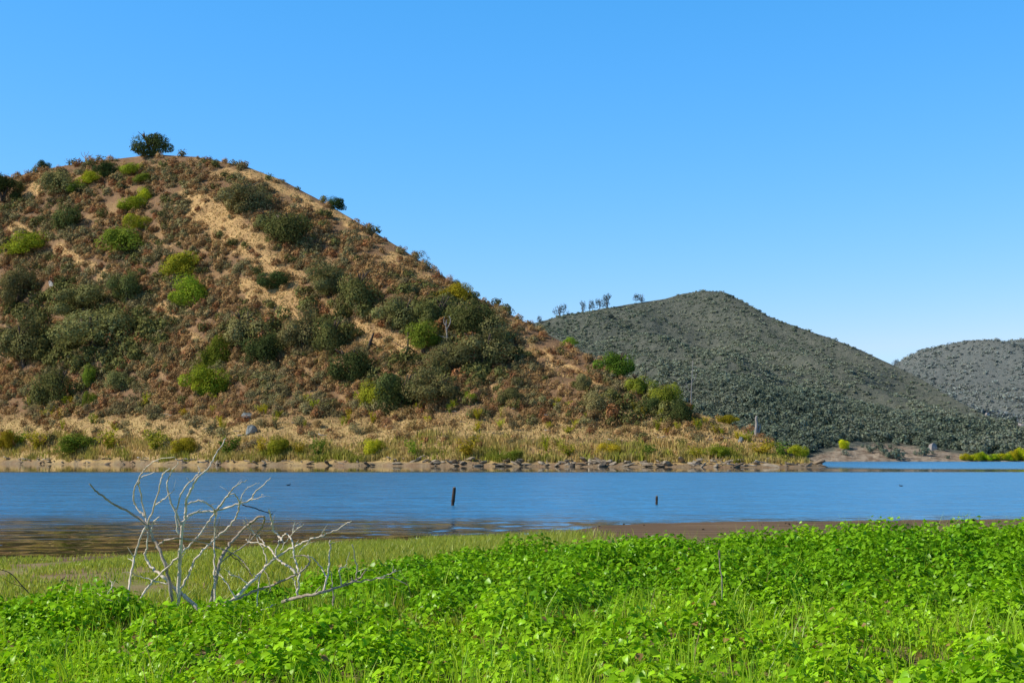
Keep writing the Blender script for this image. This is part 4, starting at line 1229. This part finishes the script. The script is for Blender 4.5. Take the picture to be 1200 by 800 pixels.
# ------------------------------------------------------------------ foreground: leafy plants and grass
LB_PX = [-400, 0, 150, 300, 400, 480, 560, 640, 800, 1000, 1200, 1700]
LB_D = [14.0, 14.2, 14.4, 15.2, 16.8, 18.2, 19.6, 20.8, 21.2, 21.4, 21.6, 22]


def plant_h(X, Y):
    px = CX + F * X / np.maximum(Y, 4)
    hgt = 0.10 + 0.20 * fbm(X / 1.6, Y / 1.6, 201, 3) + (0.24 - 0.13 * sstep(14, 17, Y)) * sstep(0.45, 0.68, fbm(X / 0.55, Y / 0.8, 205, 2)) + 0.10 * sstep(14, 18, Y)
    R_ = sstep(400, 640, px)
    ridge = R_ * (sstep(13.5, 18, Y)) * (0.03 + 0.10 * fbm(X / 2.2, Y / 2.2, 211, 2)) + R_ * sstep(860, 1040, px) * sstep(15, 19, Y) * 0.24
    bump = 0.16 * (1 - 0.7 * sstep(14, 17, Y)) * sstep(0.62, 0.78, fbm(X / 1.3, Y / 1.3, 221, 3))
    return hgt + ridge + bump + 0.13 * sstep(500, 600, px) * sstep(960, 840, px) * sstep(16, 19, Y)


r7 = np.random.default_rng(314)


def wedge(N, d0, d1, margin=1.15):
    Y = np.sqrt(r7.uniform(d0 ** 2, d1 ** 2, N))
    X = r7.uniform(-1, 1, N) * (0.40 * Y * margin + 0.6)
    return X, Y


X, Y = wedge(5400, 7.0, 27.5)
pxp = CX + F * X / Y
lim = np.interp(pxp, LB_PX, LB_D) + (fbm(X / 1.2, Y / 1.2, 231, 3) - 0.5) * 2.4
leafy = fbm(X / 1.9 + 4, Y / 1.9, 241, 3)
gr = sstep(0.50, 0.64, leafy) * (1 - 0.7 * sstep(14, 17, Y))       # grassy patches
keep = (Y < lim) & (r7.uniform(0, 1, len(X)) > gr * 0.45)
X, Y, leafy, gr = X[keep], Y[keep], leafy[keep], gr[keep]
gz = ground_z(X, Y); ph = plant_h(X, Y) * (1 + (r7.uniform(0, 1, len(X)) - 0.72) * (0.5 - 0.25 * sstep(14, 17, Y)))
npl = len(X); LPP = np.clip((112 - 0.9 * Y + 70 * (ph - 0.2)), 62, 170).astype(int)
pid = np.repeat(np.arange(npl), LPP); NL = len(pid)
a = r7.uniform(0, 6.283, NL); q = np.sqrt(r7.uniform(0, 1, NL))
rad = (0.16 + 0.30 * ph[pid]) * q
hz = ph[pid] * (1 - 0.55 * q ** 2) * r7.uniform(0.55, 1.0, NL)
c = np.stack([X[pid] + np.cos(a) * rad, Y[pid] + np.sin(a) * rad, gz[pid] + hz], 1)
tilt = r7.uniform(0.05, 0.75, NL) + 0.3 * q
a2 = a + r7.normal(size=NL) * 0.7
axis = np.stack([np.cos(a2) * np.cos(tilt), np.sin(a2) * np.cos(tilt), -np.sin(tilt) + 0.35], 1)
axis /= np.linalg.norm(axis, axis=1, keepdims=True)
sd = np.cross(axis, np.array([0, 0, 1.0])); sd /= np.linalg.norm(sd, axis=1, keepdims=True) + 1e-9
roll = r7.normal(size=NL) * 0.45
nup = np.cross(sd, axis)
sd2 = sd * np.cos(roll)[:, None] + nup * np.sin(roll)[:, None]; nup = np.cross(sd2, axis)
L = (r7.uniform(0.040, 0.086, NL) * (0.85 + 0.5 * np.clip(ph[pid] - 0.2, 0, .5)))[:, None]
Wd = L * r7.uniform(0.32, 0.46, (NL, 1))
fold = r7.uniform(0.1, 0.35, (NL, 1)); droop = r7.uniform(0.05, 0.35, (NL, 1))
b0 = c - axis * L * 0.4


def lp(t, s_, up_): return b0 + axis * L * t + sd2 * Wd * s_ + nup * L * up_


v = np.stack([lp(0.05, 0, 0), lp(0.22, -1, 0) + nup * Wd * fold, lp(0.22, 1, 0) + nup * Wd * fold, lp(0.30, 0, 0),
              lp(0.62, -0.72, 0) + nup * (Wd * fold * .8 - L * droop * .25), lp(0.62, 0.72, 0) + nup * (Wd * fold * .8 - L * droop * .25), lp(0.66, 0, 0) - nup * L * droop * .3,
              lp(1.0, 0, 0) - nup * L * droop], 1).reshape(-1, 3)
i8 = np.arange(NL)[:, None] * 8
f3 = np.concatenate([i8 + np.array([[0, 3, 1]]), i8 + np.array([[0, 2, 3]]), i8 + np.array([[4, 6, 7]]), i8 + np.array([[6, 5, 7]])])
f4 = np.concatenate([i8 + np.array([[1, 3, 6, 4]]), i8 + np.array([[3, 2, 5, 6]])])
pt = r7.uniform(0, 1, npl)[pid][:, None]
yl = np.clip(0.35 + 0.9 * (leafy[pid] - 0.42)[:, None] + 0.5 * (pt - 0.5) + sstep(16, 10, Y[pid])[:, None] * 0.3, 0, 1)
tint = (np.array([[0.115, 0.32, 0.010]]) * (1 - yl) + np.array([[0.36, 0.64, 0.014]]) * yl) * r7.uniform(0.65, 1.25, (NL, 1))
dryl = r7.uniform(0, 1, NL) < 0.004 + 0.012 * (Y[pid] < 13)
tint[dryl] = np.array([0.34, 0.22, 0.08])
o = link('leafy_plants', mesh_np('leafy_plants', v, [f3, f4], M['broad'], np.repeat(tint, 8, 0)))
tag(o, 'thick carpet of bright green broad-leaved plants filling the foreground', 'ground cover', kind='stuff')

# grass among the plants
X, Y = wedge(150000, 7.0, 24)
pxp = CX + F * X / Y
lim = np.interp(pxp, LB_PX, LB_D) + 0.5
leafy = fbm(X / 1.9 + 4, Y / 1.9, 241, 3)
gr = sstep(0.48, 0.66, leafy) * (1 - 0.45 * sstep(15, 18, Y)); tuft = fbm(X / 0.35, Y / 0.35, 251, 2)
near_b = sstep(11.0, 9.0, Y) * 0.2
keep = (Y < lim) & (r7.uniform(0, 1, len(X)) < (0.04 + 0.38 * gr + near_b) * sstep(0.35, 0.6, tuft))
X, Y, gr = X[keep], Y[keep], gr[keep]; N = len(X)
gz = ground_z(X, Y); hh_ = (0.22 + 0.85 * plant_h(X, Y)) * r7.uniform(0.45, 1.0, N)
ga = r7.uniform(0, 1, (N, 1))
tint = (np.array([[0.27, 0.50, 0.025]]) * (1 - ga) + np.array([[0.52, 0.70, 0.045]]) * ga) * r7.uniform(0.75, 1.2, (N, 1))
dr = r7.uniform(0, 1, N) < 0.03; tint[dr] = np.array([0.40, 0.30, 0.12])
v, f, c_ = blades(np.stack([X, Y, gz], 1), hh_, r7.uniform(0.0025, 0.006, N), tint, np.full(N, 0.5), r7)
o = link('tall_grass', mesh_np('tall_grass', v, f, M['grass'], c_))
tag(o, 'thin bright grass growing through the broad-leaved plants', 'grass', kind='stuff')

# short grass on the trampled bank at the left, reaching to the water
X, Y = wedge(330000, 12.5, 35)
pxp = CX + F * X / Y
shd = np.interp(pxp, SH_PX, SH_D)
patch = fbm(X / 1.1, Y / 1.6, 261, 4) + 0.07 - 0.02 * sstep(330, 120, pxp) + 0.10 * sstep(100, 420, pxp) + 0.06 * sstep(160, 20, pxp)
keep = (Y < shd - 0.3) & (pxp < 800) & (r7.uniform(0, 1, len(X)) < sstep(0.38, 0.62, patch) * (1 - sstep(500, 760, pxp)) * np.clip((shd - Y) / 2.0, 0.12, 1))
X, Y = X[keep], Y[keep]; N = len(X); pxp = pxp[keep]
gz = ground_z(X, Y)
ga = r7.uniform(0, 1, (N, 1))
tint = (np.array([[0.27, 0.38, 0.04]]) * (1 - ga) + np.array([[0.48, 0.50, 0.10]]) * ga) * r7.uniform(0.75, 1.2, (N, 1))
hh_ = r7.uniform(0.03, 0.11, N) * (1 + 1.3 * sstep(150, 450, pxp))
v, f, c_ = blades(np.stack([X, Y, gz], 1), hh_, r7.uniform(0.004, 0.009, N), tint, np.full(N, 0.7), r7)
o = link('short_grass', mesh_np('short_grass', v, f, M['grass'], c_))
tag(o, 'patchy short yellow-green grass on the bank beside the water', 'grass', kind='stuff')
print('leaves', NL, 'objects', len(SC.objects))
